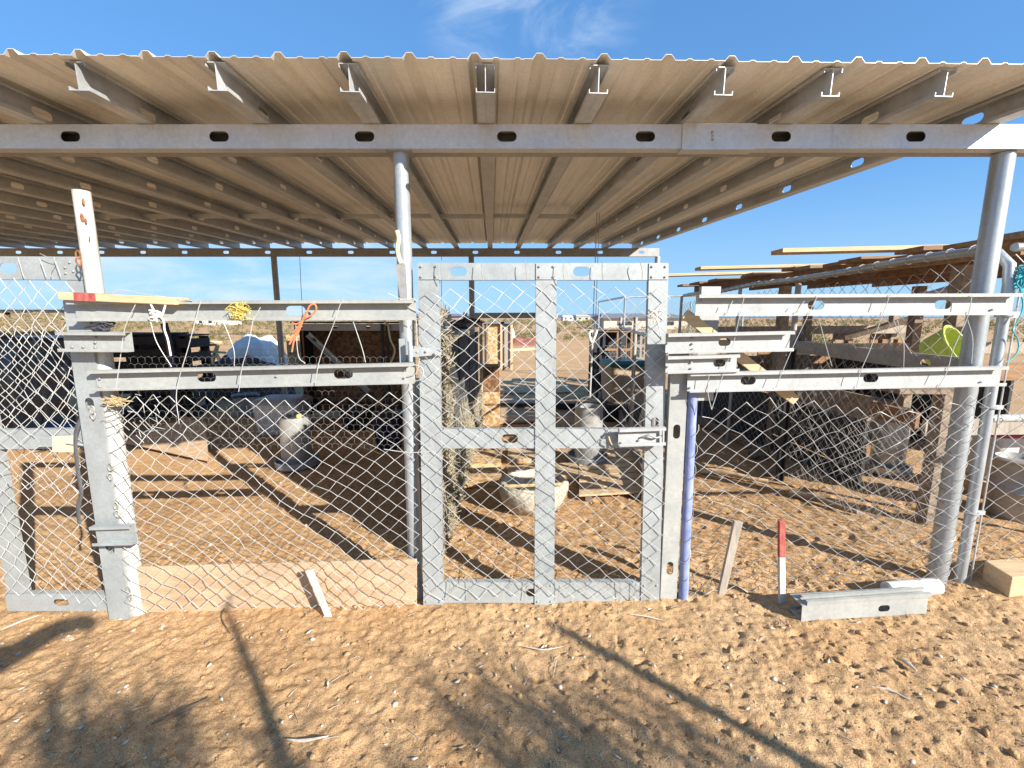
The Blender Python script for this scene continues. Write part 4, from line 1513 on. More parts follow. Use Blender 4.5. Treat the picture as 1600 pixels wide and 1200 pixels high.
# coop of dark OSB on a steel frame at the back of the left pen
ob = thing('osb_coop', 'dark chipboard coop with a slotted steel frame and diagonal brace in the left pen', 'coop', (-2.4, 4.6, 0))
yo = 4.35
x0, x1 = P(466, 540, yo).x, P(640, 540, yo).x
zt = P(520, 506, yo).z
stud(Vector((x0 - 0.02, yo - 0.05, zt - 0.05)), Vector((x1, yo - 0.05, zt - 0.05)), 0.1, 0.03, (0, 0, -1), 'C', [0.1, 0.62, 1.1], 0.07, 0.04).build('top_rail', 'galv_dark', ob)
a, b_ = P(482, 522, yo), P(535, 572, yo)
stud(a, b_ + (b_ - a) * 0.8, 0.085, 0.03, (1, 0, 1), 'C', [0.12], 0.07, 0.04).build('brace', 'galv', ob)
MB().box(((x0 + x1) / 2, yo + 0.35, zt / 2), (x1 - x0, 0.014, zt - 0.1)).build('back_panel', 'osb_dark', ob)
MB().box((x0 + 0.06, yo + 0.15, zt / 2), (0.014, 0.4, zt - 0.1)).build('side_panel', 'black_wood', ob)
MB().box((x1 - 0.02, yo + 0.15, zt / 2), (0.014, 0.4, zt - 0.1)).build('side_panel', 'black_wood', ob)
MB().box(((x0 + x1) / 2, yo + 0.16, zt + 0.02), (x1 - x0 + 0.1, 0.5, 0.02)).build('roof_board', 'black_wood', ob)
MB().box((P(472, 540, yo).x + 0.03, yo - 0.02, zt / 2 - 0.02), (0.02, 0.02, zt - 0.12)).build('post', 'rust', ob)
for px in (598, 606):
    MB().box((P(px, 540, yo - .1).x, yo - 0.1, zt / 2), (0.035, 0.03, zt)).build('post', 'black_wood', ob)
o = MB().box((P(459, 545, 7.6).x, 7.6, 0.6), (0.3, 0.02, 1.2)).build('chipboard', 'osb', loc=(P(459, 545, 7.6).x, 7.6, 0))
tag(o, 'narrow sunlit chipboard panel standing between the rear post and the dark coop', 'panel')
# clutter in the deep shade of the left pen
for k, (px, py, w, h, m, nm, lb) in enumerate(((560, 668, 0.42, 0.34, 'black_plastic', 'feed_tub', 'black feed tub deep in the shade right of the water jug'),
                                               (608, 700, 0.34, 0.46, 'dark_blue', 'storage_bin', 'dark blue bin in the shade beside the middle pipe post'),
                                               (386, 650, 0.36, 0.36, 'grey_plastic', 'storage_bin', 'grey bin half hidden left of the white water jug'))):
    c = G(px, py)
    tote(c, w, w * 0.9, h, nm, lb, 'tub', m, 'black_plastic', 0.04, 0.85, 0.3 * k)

# black covered straw stack beyond the left gate
def straw_bale(name, c, L, W, H, label, group):
    t_ = thing(name, label, 'straw bale', c)
    core = MB().box((c.x, c.y, c.z + H / 2), (L, W, H))
    core.build('bale_core', 'straw_core', t_, bevel=0.03)
    n = 900
    pth = np.zeros((n, 3, 3))
    fc = rng.integers(0, 3, n)
    for i in range(n):
        if fc[i] == 0:
            p = np.array([rng.uniform(-L / 2, L / 2), -W / 2 - 0.008, rng.uniform(0, H)])
        elif fc[i] == 1:
            p = np.array([rng.uniform(-L / 2, L / 2), rng.uniform(-W / 2, W / 2), H + 0.008])
        else:
            p = np.array([L / 2 + 0.008, rng.uniform(-W / 2, W / 2), rng.uniform(0, H)])
        d_ = rng.normal(0, 1, 3) * np.array([1.0, 0.6, 0.35])
        d_ /= np.linalg.norm(d_)
        l_ = rng.uniform(0.05, 0.14)
        pth[i, 0] = p - d_ * l_
        pth[i, 1] = p + rng.normal(0, 0.01, 3)
        pth[i, 2] = p + d_ * l_
    pth += np.array(c)
    stuff(rings_to_mesh([pth], 0.0028, 3, 'straw', 'straw', t_))
    return t_


YBL = 7.2
for k, (px, lbl) in enumerate(((-30, 'straw bale at the very left edge, on the stack behind the left gate'), (62, 'straw bale next to the channel post, on the stack behind the left gate'))):
    p = P(px, 531, YBL)
    straw_bale('straw_bale', Vector((p.x, YBL + 0.3, p.z)), 1.12, 0.6, P(px, 488, YBL).z - p.z, lbl, 'bales')
pf = thing('timber_platform', 'dark timber platform carrying the straw bales behind the left gate', 'platform', (P(16, 531, YBL).x, YBL + 0.3, 0))
zp_ = P(16, 531, YBL).z
MB().box((P(16, 531, YBL).x, YBL + 0.3, zp_ - 0.035), (2.5, 0.8, 0.06)).build('deck', 'black_wood', pf)
for xx in (-1.1, 0, 1.1):
    MB().box((P(16, 531, YBL).x + xx, YBL + 0.3, (zp_ - 0.07) / 2), (0.1, 0.6, zp_ - 0.07)).build('leg', 'black_wood', pf)
zc_ = P(40, 486, YBL).z
o = MB().bar(Vector((P(-60, 486, YBL).x, YBL + 0.3, zc_)), Vector((P(100, 486, YBL).x, YBL + 0.3, zc_)), 0.6, 0.06).build('cover_board', 'black_wood', loc=(P(20, 486, YBL).x, YBL + 0.3, zc_))
tag(o, 'dark board laid over the straw bales behind the left gate', 'board')


def tarp(name, label, x0, x1, y0, y1, z0, z1, m, seed):
    n1, n2 = 60, 26
    v, f = [], []
    for i in range(n1 + 1):
        for j in range(n2 + 1):
            a, b_ = i / n1, j / n2
            x = x0 + (x1 - x0) * a
            if b_ < 0.75:
                t_ = b_ / 0.75
                z = z0 + (z1 - z0) * t_
                y = y0 + 0.12 * (1 - t_) * -1
            else:
                t_ = (b_ - 0.75) / 0.25
                z, y = z1 + 0.01, y0 + (y1 - y0) * t_
            fo = 0.05 * math.sin(a * 38 + seed) * (1 - b_) + 0.05 * float(vnoise(np.array(a * 14.0), np.array(b_ * 6.0), seed)) + 0.09 * float(vnoise(np.array(a * 5.0), np.array(b_ * 9.0), seed + 3))
            v.append((x, y + fo, z + (0.3 * fo if b_ > 0.7 else 0)))
    for i in range(n1):
        for j in range(n2):
            k = i * (n2 + 1) + j
            f.append((k, k + n2 + 1, k + n2 + 2, k + 1))
    o_ = np_mesh(name, np.array(v), np.array(f), m, loc=((x0 + x1) / 2, y0, z0), smooth=True)
    sm = o_.modifiers.new('thickness', 'SOLIDIFY')
    sm.thickness = 0.004
    return tag(o_, label, 'tarp')


tarp('black_tarp', 'black plastic tarp over the stack behind the left gate', -7.8, P(118, 560, 3.25).x, 3.2, 3.9, Hs(-5.5, 3.2) - 0.02, P(60, 528, 3.25).z, 'black_tarp', 3)
o = MB().box((P(75, 671, 2.9).x, 3.0, P(75, 671, 2.9).z - 0.1), (0.4, 0.25, 0.24)).build('blue_crate', 'blue_plastic', loc=(P(75, 671, 2.9).x, 3.0, 0), bevel=0.02)
tag(o, 'bright blue plastic box just above the middle bar of the left gate', 'box')

# partition between the left pen and the gate pen: straw packed behind wire, dark boards
pt = thing('straw_partition', 'wire and straw packed partition running back from the middle pipe post', 'partition', (-0.46, 1.9, 0))
XP = lambda y: -0.475 + 0.010 * y
MB().box((XP(3.8) + 0.01, 3.82, 0.75), (0.04, 0.06, 1.52)).build('end_post', 'wood_new', pt, bevel=0.003)
for y in (1.3, 2.6):
    MB().tube([(XP(y) - 0.06, y, -0.05), (XP(y) - 0.06, y, 1.6)], 0.022, 12).build('post', 'galv_dark', pt, smooth=True)
for k, (y0, y1, z0, z1) in enumerate(((0.95, 1.75, 0.42, 1.34), (1.77, 2.6, 0.36, 1.36), (2.62, 3.45, 0.3, 1.34), (3.46, 3.75, 0.2, 1.36))):
    MB().box((XP((y0 + y1) / 2) - 0.035, (y0 + y1) / 2, (z0 + z1) / 2), (0.02, y1 - y0, z1 - z0)).build('board', 'black_wood', pt)
MB().box((XP(2) - 0.05, 1.9, 0.2), (0.05, 3.1, 0.4)).build('straw_backing', 'straw_core', pt)
MB().box((XP(0.7) - 0.05, 0.68, 0.75), (0.04, 0.5, 1.5)).build('straw_backing', 'straw_core', pt)


def straw_field(n, fn, L, spread, r, parent, name='straw'):
    p = np.array([fn() for _ in range(n)])
    d_ = rng.normal(0, 1, (n, 3)) * np.array(spread)
    d_ /= np.linalg.norm(d_, axis=1, keepdims=True)
    l_ = rng.uniform(L * 0.5, L, (n, 1))
    pth = np.stack([p - d_ * l_, p + rng.normal(0, 0.008, (n, 3)), p + d_ * l_ + np.array([0, 0, -0.01])], 1)
    return stuff(rings_to_mesh([pth], r, 3, name, 'straw', parent))


def f1():
    y = 0.42 + 0.55 * rng.random()
    return (XP(y) - 0.01 + rng.normal(0, 0.012), y, 1.55 * rng.random())


def f2():
    y = 0.4 + 3.35 * rng.random() ** 1.2
    top = 0.62 + 0.22 * math.sin(y * 4.0) * math.exp(-0.2 * y) - 0.03 * y
    return (XP(y) - 0.01 + rng.normal(0, 0.014), y, max(0.02, top) * rng.random())


straw_field(3600, f1, 0.12, (0.25, 0.4, 1.6), 0.0027, pt)
straw_field(6500, f2, 0.12, (0.25, 0.6, 1.2), 0.003, pt)
hex_wire(lambda u, v: np.stack([XP(0.3 + u) + 0.022 + 0.01 * np.sin(u * 7 + v * 6), 0.35 + u, 0.02 + v], -1), 3.4, 1.55, 0.06, 0.0011, 'wire', pt, seed=61)
# clutter on top of the partition
for k, (y, sx, sy, sz, m) in enumerate(((0.9, 0.16, 0.5, 0.03, 'black_wood'), (1.5, 0.22, 0.7, 0.04, 'grey_plastic'), (2.3, 0.2, 0.8, 0.03, 'black_tarp'), (3.2, 0.22, 0.7, 0.05, 'wood_brown'))):
    MB().box((XP(y) - 0.06, y, 1.40 + 0.02 * k), (sx, sy, sz)).build('cap_board', m, pt, bevel=0.004)
mb = MB()
for k in range(14):
    y = 0.8 + 2.7 * random.random()
    mb.bar((XP(y) - 0.15, y, 1.44 + random.random() * 0.12), (XP(y) + 0.05, y + random.uniform(-0.3, 0.5), 1.46 + random.random() * 0.1), 0.03, 0.02)
stuff(mb.build('scrap_wood', 'black_wood', pt))
o = MB().box((XP(0.7) - 0.05, 0.8, 1.47), (0.18, 0.4, 0.12)).build('black_bag', 'black_tarp', loc=(XP(0.7), 0.8, 1.42), bevel=0.04)
tag(o, 'black plastic bag on the near end of the straw partition', 'bag')

# chipboard nest boxes beside the end of the partition
nb = thing('nest_box', 'chipboard nest box with a dark gap standing at the end of the straw partition', 'nest box', (-0.3, 4.2, 0))
for k, (z0, z1) in enumerate(((0.0, 0.28), (0.31, 0.48), (0.52, 0.86))):
    MB().box((XP(4) + 0.12, 3.98 + 0.02 * k, (z0 + z1) / 2), (0.28, 0.02, z1 - z0)).build('panel', 'osb', nb, bevel=0.002)
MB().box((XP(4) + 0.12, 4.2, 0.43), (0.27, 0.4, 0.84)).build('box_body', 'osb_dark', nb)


# boards lying on the dirt in the gate pen
flat = [([(752, 592), (880, 590), (893, 612), (750, 614)], 'osb', 'far chipboard sheet lying on the dirt in the gate pen', 0.03),
        ([(748, 622), (838, 618), (846, 656), (742, 662)], 'plywood', 'plywood sheet half in shade on the dirt behind the concrete bowl', 0.03),
        ([(714, 706), (782, 703), (783, 724), (712, 727)], 'osb', 'upper tan plank beside the straw partition left of the concrete bowl', 0.05),
        ([(712, 732), (783, 729), (784, 752), (706, 756)], 'osb', 'lower tan plank beside the straw partition left of the concrete bowl', 0.05),
        ([(794, 700), (838, 697), (838, 716), (792, 718)], 'wood_new', 'short pale plank behind the concrete bowl near the gate mid stile', 0.05),
        ([(793, 728), (900, 722), (908, 742), (794, 748)], 'wood_new', 'pale plank lying right behind the concrete bowl', 0.05)]
for k, (qd, m, lb, th) in enumerate(flat):
    q = [G(x, y, 0.035 + 0.004 * k) for x, y in qd]
    o = MB().slab(q, -th).build('ground_board', m, loc=sum(q, Vector()) / 4, bevel=0.003)
    tag(o, lb, 'board')
pl = thing('slat_pallet', 'tan slatted pallet lying on the dirt under the hanging feeder', 'pallet', G(965, 735))
for k in range(9):
    t0, t1 = k / 9, (k + 0.82) / 9
    e0, e1 = G(905, 700, 0.06), G(1030, 690, 0.06)
    g0, g1 = G(905, 775, 0.06), G(1085, 765, 0.06)
    q = [e0.lerp(g0, t0), e1.lerp(g1, t0), e1.lerp(g1, t1), e0.lerp(g0, t1)]
    MB().slab(q, -0.018).build('slat', 'wood_new', pl)
for s_ in (0.08, 0.5, 0.92):
    MB().bar(e0.lerp(e1, s_) - Vector((0, 0, 0.03)), g0.lerp(g1, s_) - Vector((0, 0, 0.03)), 0.05, 0.03).build('runner', 'wood_old', pl)

# concrete bowl with water
cb = G(834, 806)
bw = thing('concrete_bowl', 'rough cream concrete water bowl on the dirt inside the central gate', 'bowl', cb)
prof = [(0.10, 0.0), (0.165, 0.0), (0.20, 0.06), (0.222, 0.13), (0.225, 0.175), (0.205, 0.195), (0.182, 0.19), (0.165, 0.14), (0.14, 0.08), (0.10, 0.06), (0.005, 0.055)]
b = MB().lathe(cb + Vector((0, 0.17, 0)), [(r_ * 1.28, z_ * 1.2) for r_, z_ in prof], 48, 1.0, 0.92)
b.xf(lambda p: p + Vector((0.013 * float(vnoise(np.array(p.x * 25), np.array(p.z * 30 + p.y * 21), 3)), 0.013 * float(vnoise(np.array(p.y * 25), np.array(p.z * 30 + p.x * 21), 5)), 0.02 * float(vnoise(np.array(p.x * 18), np.array(p.y * 18), 8)))))
b.build('bowl', 'concrete', bw, smooth=True, angle=60)
MB().lathe(cb + Vector((0, 0.17, 0.125)), [(0.001, 0.0), (0.202, 0.0), (0.202, -0.01), (0.001, -0.01)], 40, 1, 0.92).build('water', 'wet', bw, smooth=True)
MB().tube([cb + Vector((-0.23, 0.04, 0.225)), cb + Vector((0.22, 0.05, 0.24))], 0.014, 10).build('rim_stick', 'rope_tan', bw, smooth=True)

# hanging feeder in the gate pen
c = G(918, 722, 0.02)
hf_ = feeder('hanging_feeder', c, 0.145, 0.60, 'galvanised hanging feeder on long wires right of the gate mid stile', (0, 0), 'grey_plastic', True)
t = MB()
tz = zpur(c.y) + 0.02
t.tube([(c.x, c.y + 0.02, c.z + 0.66), (c.x + 0.02, c.y + 0.02, 1.4), (c.x + 0.03, c.y + 0.02, tz)], 0.004, 6)
t.tube([(c.x, c.y + 0.02, c.z + 0.66), (c.x + 0.05, c.y + 0.04, 1.5), (c.x + 0.06, c.y + 0.05, tz)], 0.003, 6)
t.build('hang_wire', 'wire_old', hf_)
MB().tube([(c.x + 0.01, c.y + 0.02, c.z + 0.64), (c.x + 0.02, c.y + 0.02, 1.42)], 0.010, 8).build('hang_rod', 'white_paint', hf_, smooth=True)
MB().tube(smooth_path([(c.x + 0.01, c.y - 0.01, 1.42), (c.x - 0.02, c.y - 0.01, 1.38), (c.x + 0.01, c.y - 0.01, 1.30), (c.x + 0.04, c.y - 0.01, 1.36), (c.x + 0.06, c.y, 1.42)]), 0.012, 7).build('rag', 'cloth', hf_, smooth=True)

# tan bin with green lid, on blocks
yc = 4.35
cc = Vector((P(972, 628, yc).x, yc, P(972, 628, yc).z))
tote(cc, 0.56, 0.5, 0.62, 'feed_bin', 'tan plastic feed bin with a dark green lid in the shade of the gate pen', 'bin', 'beige_plastic', 'green_plastic', 0.09, 0.92, 0.2)
bl = MB()
o = MB().box((cc.x, yc, cc.z / 2 + 0.01), (0.62, 0.5, cc.z + 0.02)).build('wooden_block', 'black_wood', loc=(cc.x, yc, 0))
tag(o, 'dark wooden block under the green lidded feed bin', 'block')
o = MB().slab([P(998, 575, 4.3), P(1008, 578, 4.3), P(1004, 640, 4.2), P(996, 630, 4.2)], 0.05).build('leaning_board', 'wood_grey', loc=P(1002, 640, 4.2))
tag(o, 'grey board leaning on the right side of the feed bin', 'board')

# partition gate pen / right pen
pr = thing('pen_divider', 'chain link divider between the gate pen and the right pen', 'fence', (0.95, 2.5, 0))
for y in (1.4, 2.9, 4.9):
    MB().tube([(0.97 + 0.16 * y, y, -0.05), (0.97 + 0.16 * y, y, 1.55)], 0.024, 12).build('post', 'galv_dark', pr, smooth=True)
hex_wire(lambda u, v: np.stack([0.97 + 0.16 * u, 0.1 + u, 0.03 + v], -1), 4.8, 1.3, 0.075, 0.0013, 'wire_old', pr, seed=71)
MB().tube([(0.97, 0.1, 1.36), (1.75, 4.9, 1.4)], 0.018, 12).build('top_pipe', 'galv_pipe', pr, smooth=True)
MB().box((1.42, 3.0, 0.1), (0.04, 3.6, 0.2), (Vector((1, 0, 0)), Vector((0.158, 0.987, 0)), Vector((0, 0, 1)))).build('base_board', 'wood_old', pr)

# right pen: black T post, wooden rails and perches
tp = G(1217, 750)
o = MB().box((tp.x, tp.y, 0.62), (0.055, 0.03, 1.3)).box((tp.x + 0.018, tp.y - 0.02, 0.62), (0.012, 0.03, 1.3)).build('t_post', 'black_plastic', loc=tp)
tag(o, 'black steel post standing in the right pen behind the diamond wire', 'post')
for k, (qa, qb, m, lb) in enumerate((((1088, 660), (1180, 700), 'wood_brown', 'brown branch lying near the blue pipe in the right pen'),
                                     ((1095, 735), (1200, 752), 'wood_new', 'pale log lying just inside the right bay beside the blue pipe'),
                                     ((1235, 770), (1340, 800), 'wood_old', 'old grey branch lying in the middle of the right pen'))):
    a, b_ = G(*qa, 0.03), G(*qb, 0.03)
    o = MB().tube(smooth_path([a, a.lerp(b_, 0.4) + Vector((0, 0.03, 0.01)), a.lerp(b_, 0.75), b_]), [0.03 - 0.0008 * i for i in range(16)], 10).build('branch', m, loc=a, smooth=True)
    tag(o, lb, 'branch')
stn = MB()
for px, py, r in ((1185, 712, 0.09), (1205, 745, 0.06), (1168, 690, 0.05), (1230, 735, 0.05)):
    pass
for k, (px, py, r, lb) in enumerate(((1186, 715, 0.085, 'largest brown dirt clod left of the black post'), (1172, 700, 0.06, 'smaller brown clod left of the black post, the upper one'), (1204, 742, 0.055, 'small clod at the foot of the black post'))):
    c = G(px, py)
    b = MB()
    bm = bmesh.new()
    bmesh.ops.create_icosphere(bm, subdivisions=3, radius=r)
    b.add([c + Vector((v.co.x * 1.3, v.co.y, v.co.z * 0.7 + r * 0.45)) * 1.0 + v.co * (0.6 * float(vnoise(np.array(v.co.x * 30 + k), np.array(v.co.y * 30 + v.co.z * 20), 4))) for v in bm.verts],
          [tuple(v.index for v in f.verts) for f in bm.faces])
    bm.free()
    o = b.build('dirt_clod', 'wood_old', loc=c, smooth=True)
    tag(o, lb, 'clod')
c = G(1383, 738)
feeder('ground_feeder', c, 0.13, 0.62, 'galvanised tube feeder at the right side of the right pen', (0.01, 0), 'feeder_zinc')

# ------------------------------------------------------------------ plank-roofed shed beyond the side fence
sh = thing('plank_shed', 'low timber shed with a brown plank roof beyond the side fence', 'shed', (4.2, 2.8, 0.1))
zs = lambda y: 1.985 + 0.012 * y
rows = [(0.35, 2.75), (0.62, 2.80), (0.89, 2.72), (1.15, 1.97), (1.42, 2.72), (1.70, 2.78), (1.97, 2.70), (2.24, 2.74), (2.50, 1.95), (2.77, 2.62), (3.03, 2.74), (3.30, 1.90), (3.57, 2.6), (3.84, 2.7), (4.10, 2.6), (4.37, 2.66), (4.64, 2.58)]
for k, (y, xl) in enumerate(rows):
    w = 0.235 + random.uniform(-0.02, 0.015)
    new = xl < 2.3
    z = zs(y) + random.uniform(-0.012, 0.012) + (0.03 if new else 0)
    x1_ = 6.4
    b = MB().bar((xl, y, z), (x1_, y + random.uniform(-0.05, 0.05), z + 0.10 * 1 + random.uniform(-0.01, 0.01)), w if not new else 0.15, 0.03)
    b.build('roof_plank', 'wood_new' if new else ('wood_brown' if k % 3 else 'wood_old'), sh, bevel=0.002)
for x in (2.85, 3.7, 4.6, 5.6):
    MB().bar((x, 0.3, zs(0.3) - 0.06 + 0.027 * (x - 2.7)), (x, 4.7, zs(4.7) - 0.06 + 0.027 * (x - 2.7)), 0.045, 0.09).build('rafter', 'wood_brown', sh)
for x, y in ((2.95, 0.72), (2.95, 2.6), (3.0, 4.5), (4.3, 0.9), (4.4, 2.6), (4.5, 4.5), (5.9, 2.6), (5.9, 4.6)):
    MB().box((x, y, 0.95), (0.09, 0.09, 1.86)).build('post', 'wood_old', sh, bevel=0.004)
for k, (x0, y0, x1_, y1_, z) in enumerate(((2.9, 4.55, 6, 4.55, 1.35), (2.9, 4.55, 6, 4.55, 0.9), (2.95, 2.65, 5.9, 2.65, 1.2), (2.95, 0.95, 2.95, 4.5, 0.8), (3.0, 0.95, 4.4, 0.95, 0.75), (3.0, 0.95, 4.4, 0.95, 1.15))):
    MB().bar((x0, y0 - 0.06, z), (x1_, y1_ - 0.06, z + 0.02), 0.03, 0.12).build('rail_board', 'wood_brown' if k % 2 else 'wood_grey', sh, bevel=0.002)
for k in range(11):
    x = 3.0 + k * 0.29
    MB().box((x + 0.1, 4.62, 0.45 + 0.25 * (k % 2)), (0.24, 0.025, 0.9 + 0.5 * (k % 2))).build('wall_board', 'wood_old' if k % 3 else 'wood_brown', sh, bevel=0.002)
for k in range(4):
    MB().box((2.93 + 0.01 * (k % 2), 2.9, 0.14 + 0.22 * k), (0.03, 3.2, 0.205)).build('shade_side_board', 'black_wood' if k < 3 else 'wood_old', sh, bevel=0.002)  # black boards put in as the dark inner shade of the shed
MB().box((5.0, 3.3, 0.5), (0.03, 2.4, 1.0)).build('inner_wall', 'black_wood', sh)
for k in range(5):
    MB().box((3.6 + 0.42 * k, 3.1 + 0.1 * (k % 2), 0.28), (0.36, 0.4, 0.56)).build('stall_box', 'black_wood' if k % 2 else 'wood_old', sh, bevel=0.004)
# a lean-to rack just behind the side fence
rk = thing('rack', 'sloping timber rack seen under the plank shed roof behind the yellow tub', 'rack', (3.3, 3.0, 0))
MB().slab([P(1318, 523, 4.4), P(1440, 488, 4.0), P(1440, 498, 4.0), P(1320, 531, 4.4)], 0.06).build('top_rail', 'wood_old', rk)
for px, y in ((1326, 4.4), (1380, 4.2), (1404, 4.2)):
    p = P(px, 530, y)
    MB().box((p.x, y, p.z / 2), (0.08, 0.08, p.z)).build('leg', 'wood_brown', rk)
for py in (545, 572):
    a, b_ = P(1322, py, 4.36), P(1445, py - 3, 4.1)
    MB().bar(a, b_, 0.03, 0.08).build('slat', 'wood_brown', rk)
MB().slab([P(1250, 560, 4.6), P(1315, 566, 4.6), P(1315, 640, 4.6), P(1250, 640, 4.6)], 0.02).build('side_panel', 'wood_old', rk)

# yellow tub resting on the mid rail behind the fence
yb = thing('yellow_tub', 'lime yellow plastic tub lying on its side behind the right fence rails', 'tub', P(1467, 560, 0.62))
cy = P(1452, 556, 0.62)
prof = [(0.01, 0.0), (0.115, 0.0), (0.13, 0.03), (0.155, 0.17), (0.17, 0.175), (0.17, 0.185), (0.15, 0.185), (0.125, 0.035), (0.01, 0.012)]
Rt = Matrix.Rotation(math.radians(118), 3, 'X') @ Matrix.Rotation(math.radians(0), 3, 'Y')
Rt = Matrix.Rotation(math.radians(38), 3, 'Y') @ Matrix.Rotation(math.radians(52), 3, 'X')
MB().lathe((0, 0, 0), prof, 36).xf(lambda p: cy + Rt @ (p * 0.84)).build('tub', 'yellow_plastic', yb, smooth=True, angle=50)
# shelf under it
o = MB().box((cy.x, cy.y + 0.05, cy.z - 0.22), (0.5, 0.3, 0.03)).build('shelf_board', 'wood_old', loc=(cy.x, cy.y, cy.z - 0.22))
tag(o, 'old shelf board under the lime yellow tub behind the right rails', 'shelf')

# things at the far right
c = G(1548, 768)
c = Vector((c.x, c.y, Hs(c.x, c.y)))
tote(c + Vector((0, 0, 0.12)), 0.34, 0.3, 0.42, 'white_jug', 'white plastic jug behind the thin post at the right edge', 'jug', 'white_plastic', 'red_plastic', 0.04, 0.95)
o = MB().box((c.x, c.y, c.z + 0.06), (0.42, 0.36, 0.14)).build('jug_stand', 'wood_new', loc=c, bevel=0.004)
tag(o, 'wood block under the white jug at the right edge', 'block')
c = G(1590, 808)
o = MB().lathe(c, [(0.15, 0), (0.165, 0.02), (0.17, 0.2), (0.178, 0.21), (0.17, 0.22), (0.172, 0.42), (0.18, 0.43), (0.16, 0.44), (0.15, 0.4), (0.02, 0.39)], 32).build('grey_drum', 'galv_dark', loc=c, smooth=True, angle=50)
tag(o, 'grey drum standing behind the wire panel at the right edge', 'drum')
for k in range(2):
    a, b_ = P(1455 + 20 * k, 458 - 3 * k, 2.2), P(1528, 447 - 8 * k, 2.2)
    o = MB().bar(a, b_, 0.3, 0.02).build('metal_scrap', 'corrugate', loc=a)
    tag(o, ('lower', 'upper')[k] + ' strip of pale sheet metal under the shed roof left of the end post', 'sheet metal')

# ------------------------------------------------------------------ background beyond the pens
# far mesh run at right centre
fr_ = thing('mesh_run', 'tall wire mesh run standing beyond the right pens', 'animal run', (2.9, 8.5, 0))
xa, xb, ya = P(976, 480, 8.0).x, P(1060, 480, 8.0).x, 8.0
zt_ = P(1000, 464, 8.0).z
for x, y in ((xa, ya), (xb + 1.5, ya), (xa, ya + 3), (xb + 1.5, ya + 3)):
    MB().tube([(x, y, 0), (x, y, zt_)], 0.024, 10).build('post', 'galv_pipe', fr_, smooth=True)
MB().tube([(xa, ya, zt_ - 0.05), (xa + 0.1, ya, zt_), (xb + 1.5, ya, zt_ + 0.05)], 0.024, 10).build('top_pipe', 'galv_pipe', fr_, smooth=True)
MB().tube([(xa, ya, zt_), (xa, ya + 3, zt_)], 0.024, 10).build('top_pipe', 'galv_pipe', fr_, smooth=True)
chain_link(lambda u, v: np.stack([xa + u, np.full_like(u, ya), 0.05 + v], -1), xb + 1.5 - xa, zt_ - 0.1, 0.11, 0.11, 0.003, 'wire_old', fr_, seed=81)
# cages stacked in front of it
for k, (px0, px1, py0, py1, y, m, lb) in enumerate(((944, 985, 517, 575, 6.6, 'wood_brown', 'brown wooden cage with wire front beyond the feed bin'),
                                                    (988, 1014, 520, 560, 7.2, 'wood_grey', 'grey wooden cage right of the brown one beyond the feed bin'),
                                                    (927, 942, 520, 585, 6.2, 'black_wood', 'narrow dark crate beside the hanging feeder rod'))):
    t_ = thing('animal_cage', lb, 'cage', (P((px0 + px1) / 2, 540, y).x, y, 0))
    a, b_ = P(px0, py0, y), P(px1, py1, y)
    for zz in (a.z, (a.z + b_.z) / 2, b_.z):
        MB().box(((a.x + b_.x) / 2, y, zz), (b_.x - a.x, 0.05, 0.05)).build('frame_bar', m, t_)
    for xx in (a.x, (a.x + b_.x) / 2, b_.x):
        MB().box((xx, y + 0.001, a.z / 2), (0.048, 0.048, a.z)).build('frame_post', m, t_)
    MB().box(((a.x + b_.x) / 2, y + 0.4, a.z / 2), (b_.x - a.x, 0.02, a.z)).build('back', 'black_wood', t_)
    MB().box(((a.x + b_.x) / 2, y + 0.2, a.z + 0.03), (b_.x - a.x + 0.06, 0.5, 0.02)).build('lid', m, t_)
    hex_wire(lambda u, v: np.stack([a.x + u, np.full_like(u, y - 0.03), b_.z + v], -1), b_.x - a.x, a.z - b_.z, 0.07, 0.002, 'wire', t_, seed=90 + k)

# chipboard coops out in the yard seen through the gate
yd = 11.0
for k, (px0, px1, py0, py1, m, lb) in enumerate(((762, 784, 506, 541, 'osb', 'small chipboard coop standing in the yard beyond the gate'),
                                                 (787, 797, 506, 543, 'wood_grey', 'narrow open crate right of the yard chipboard coop'))):
    a, b_ = P(px0, py0, yd), P(px1, py1, yd)
    t_ = thing('yard_coop', lb, 'coop', ((a.x + b_.x) / 2, yd, 0))
    MB().box(((a.x + b_.x) / 2, yd + 0.3, a.z / 2), (b_.x - a.x, 0.6, a.z)).build('body', m, t_, bevel=0.01)
    MB().box(((a.x + b_.x) / 2, yd + 0.28, a.z + 0.03), (b_.x - a.x + 0.16, 0.8, 0.05)).build('roof', 'grey_roof', t_)
    for xx in (a.x - 0.07, b_.x + 0.05):
        MB().box((xx, yd - 0.05, a.z / 2), (0.06, 0.06, a.z)).build('post', 'black_wood' if k == 0 else 'wood_new', t_)
a = G(822, 538)
mound('rusty_heap', 'rusty_pile', Vector((a.x, a.y, 0)), 1.6, 1.2, 0.35, 17, 'low rust brown heap in the yard right of the chipboard coop', 'heap', 36, 0.4)
o = MB().lathe(G(801, 538), [(0.14, 0), (0.15, 0.5), (0.09, 0.75), (0.02, 0.95)], 16).build('white_bag', 'white_plastic', loc=G(801, 538), smooth=True)
tag(o, 'white standing sack right of the yard chipboard coop', 'sack')
a, b_ = G(765, 549, 0.08), G(850, 544, 0.08)
o = MB().bar(a, b_, 0.25, 0.12).build('sleeper', 'wood_new', loc=(a + b_) / 2)
tag(o, 'long pale timber lying across the yard in front of the chipboard coop', 'timber')

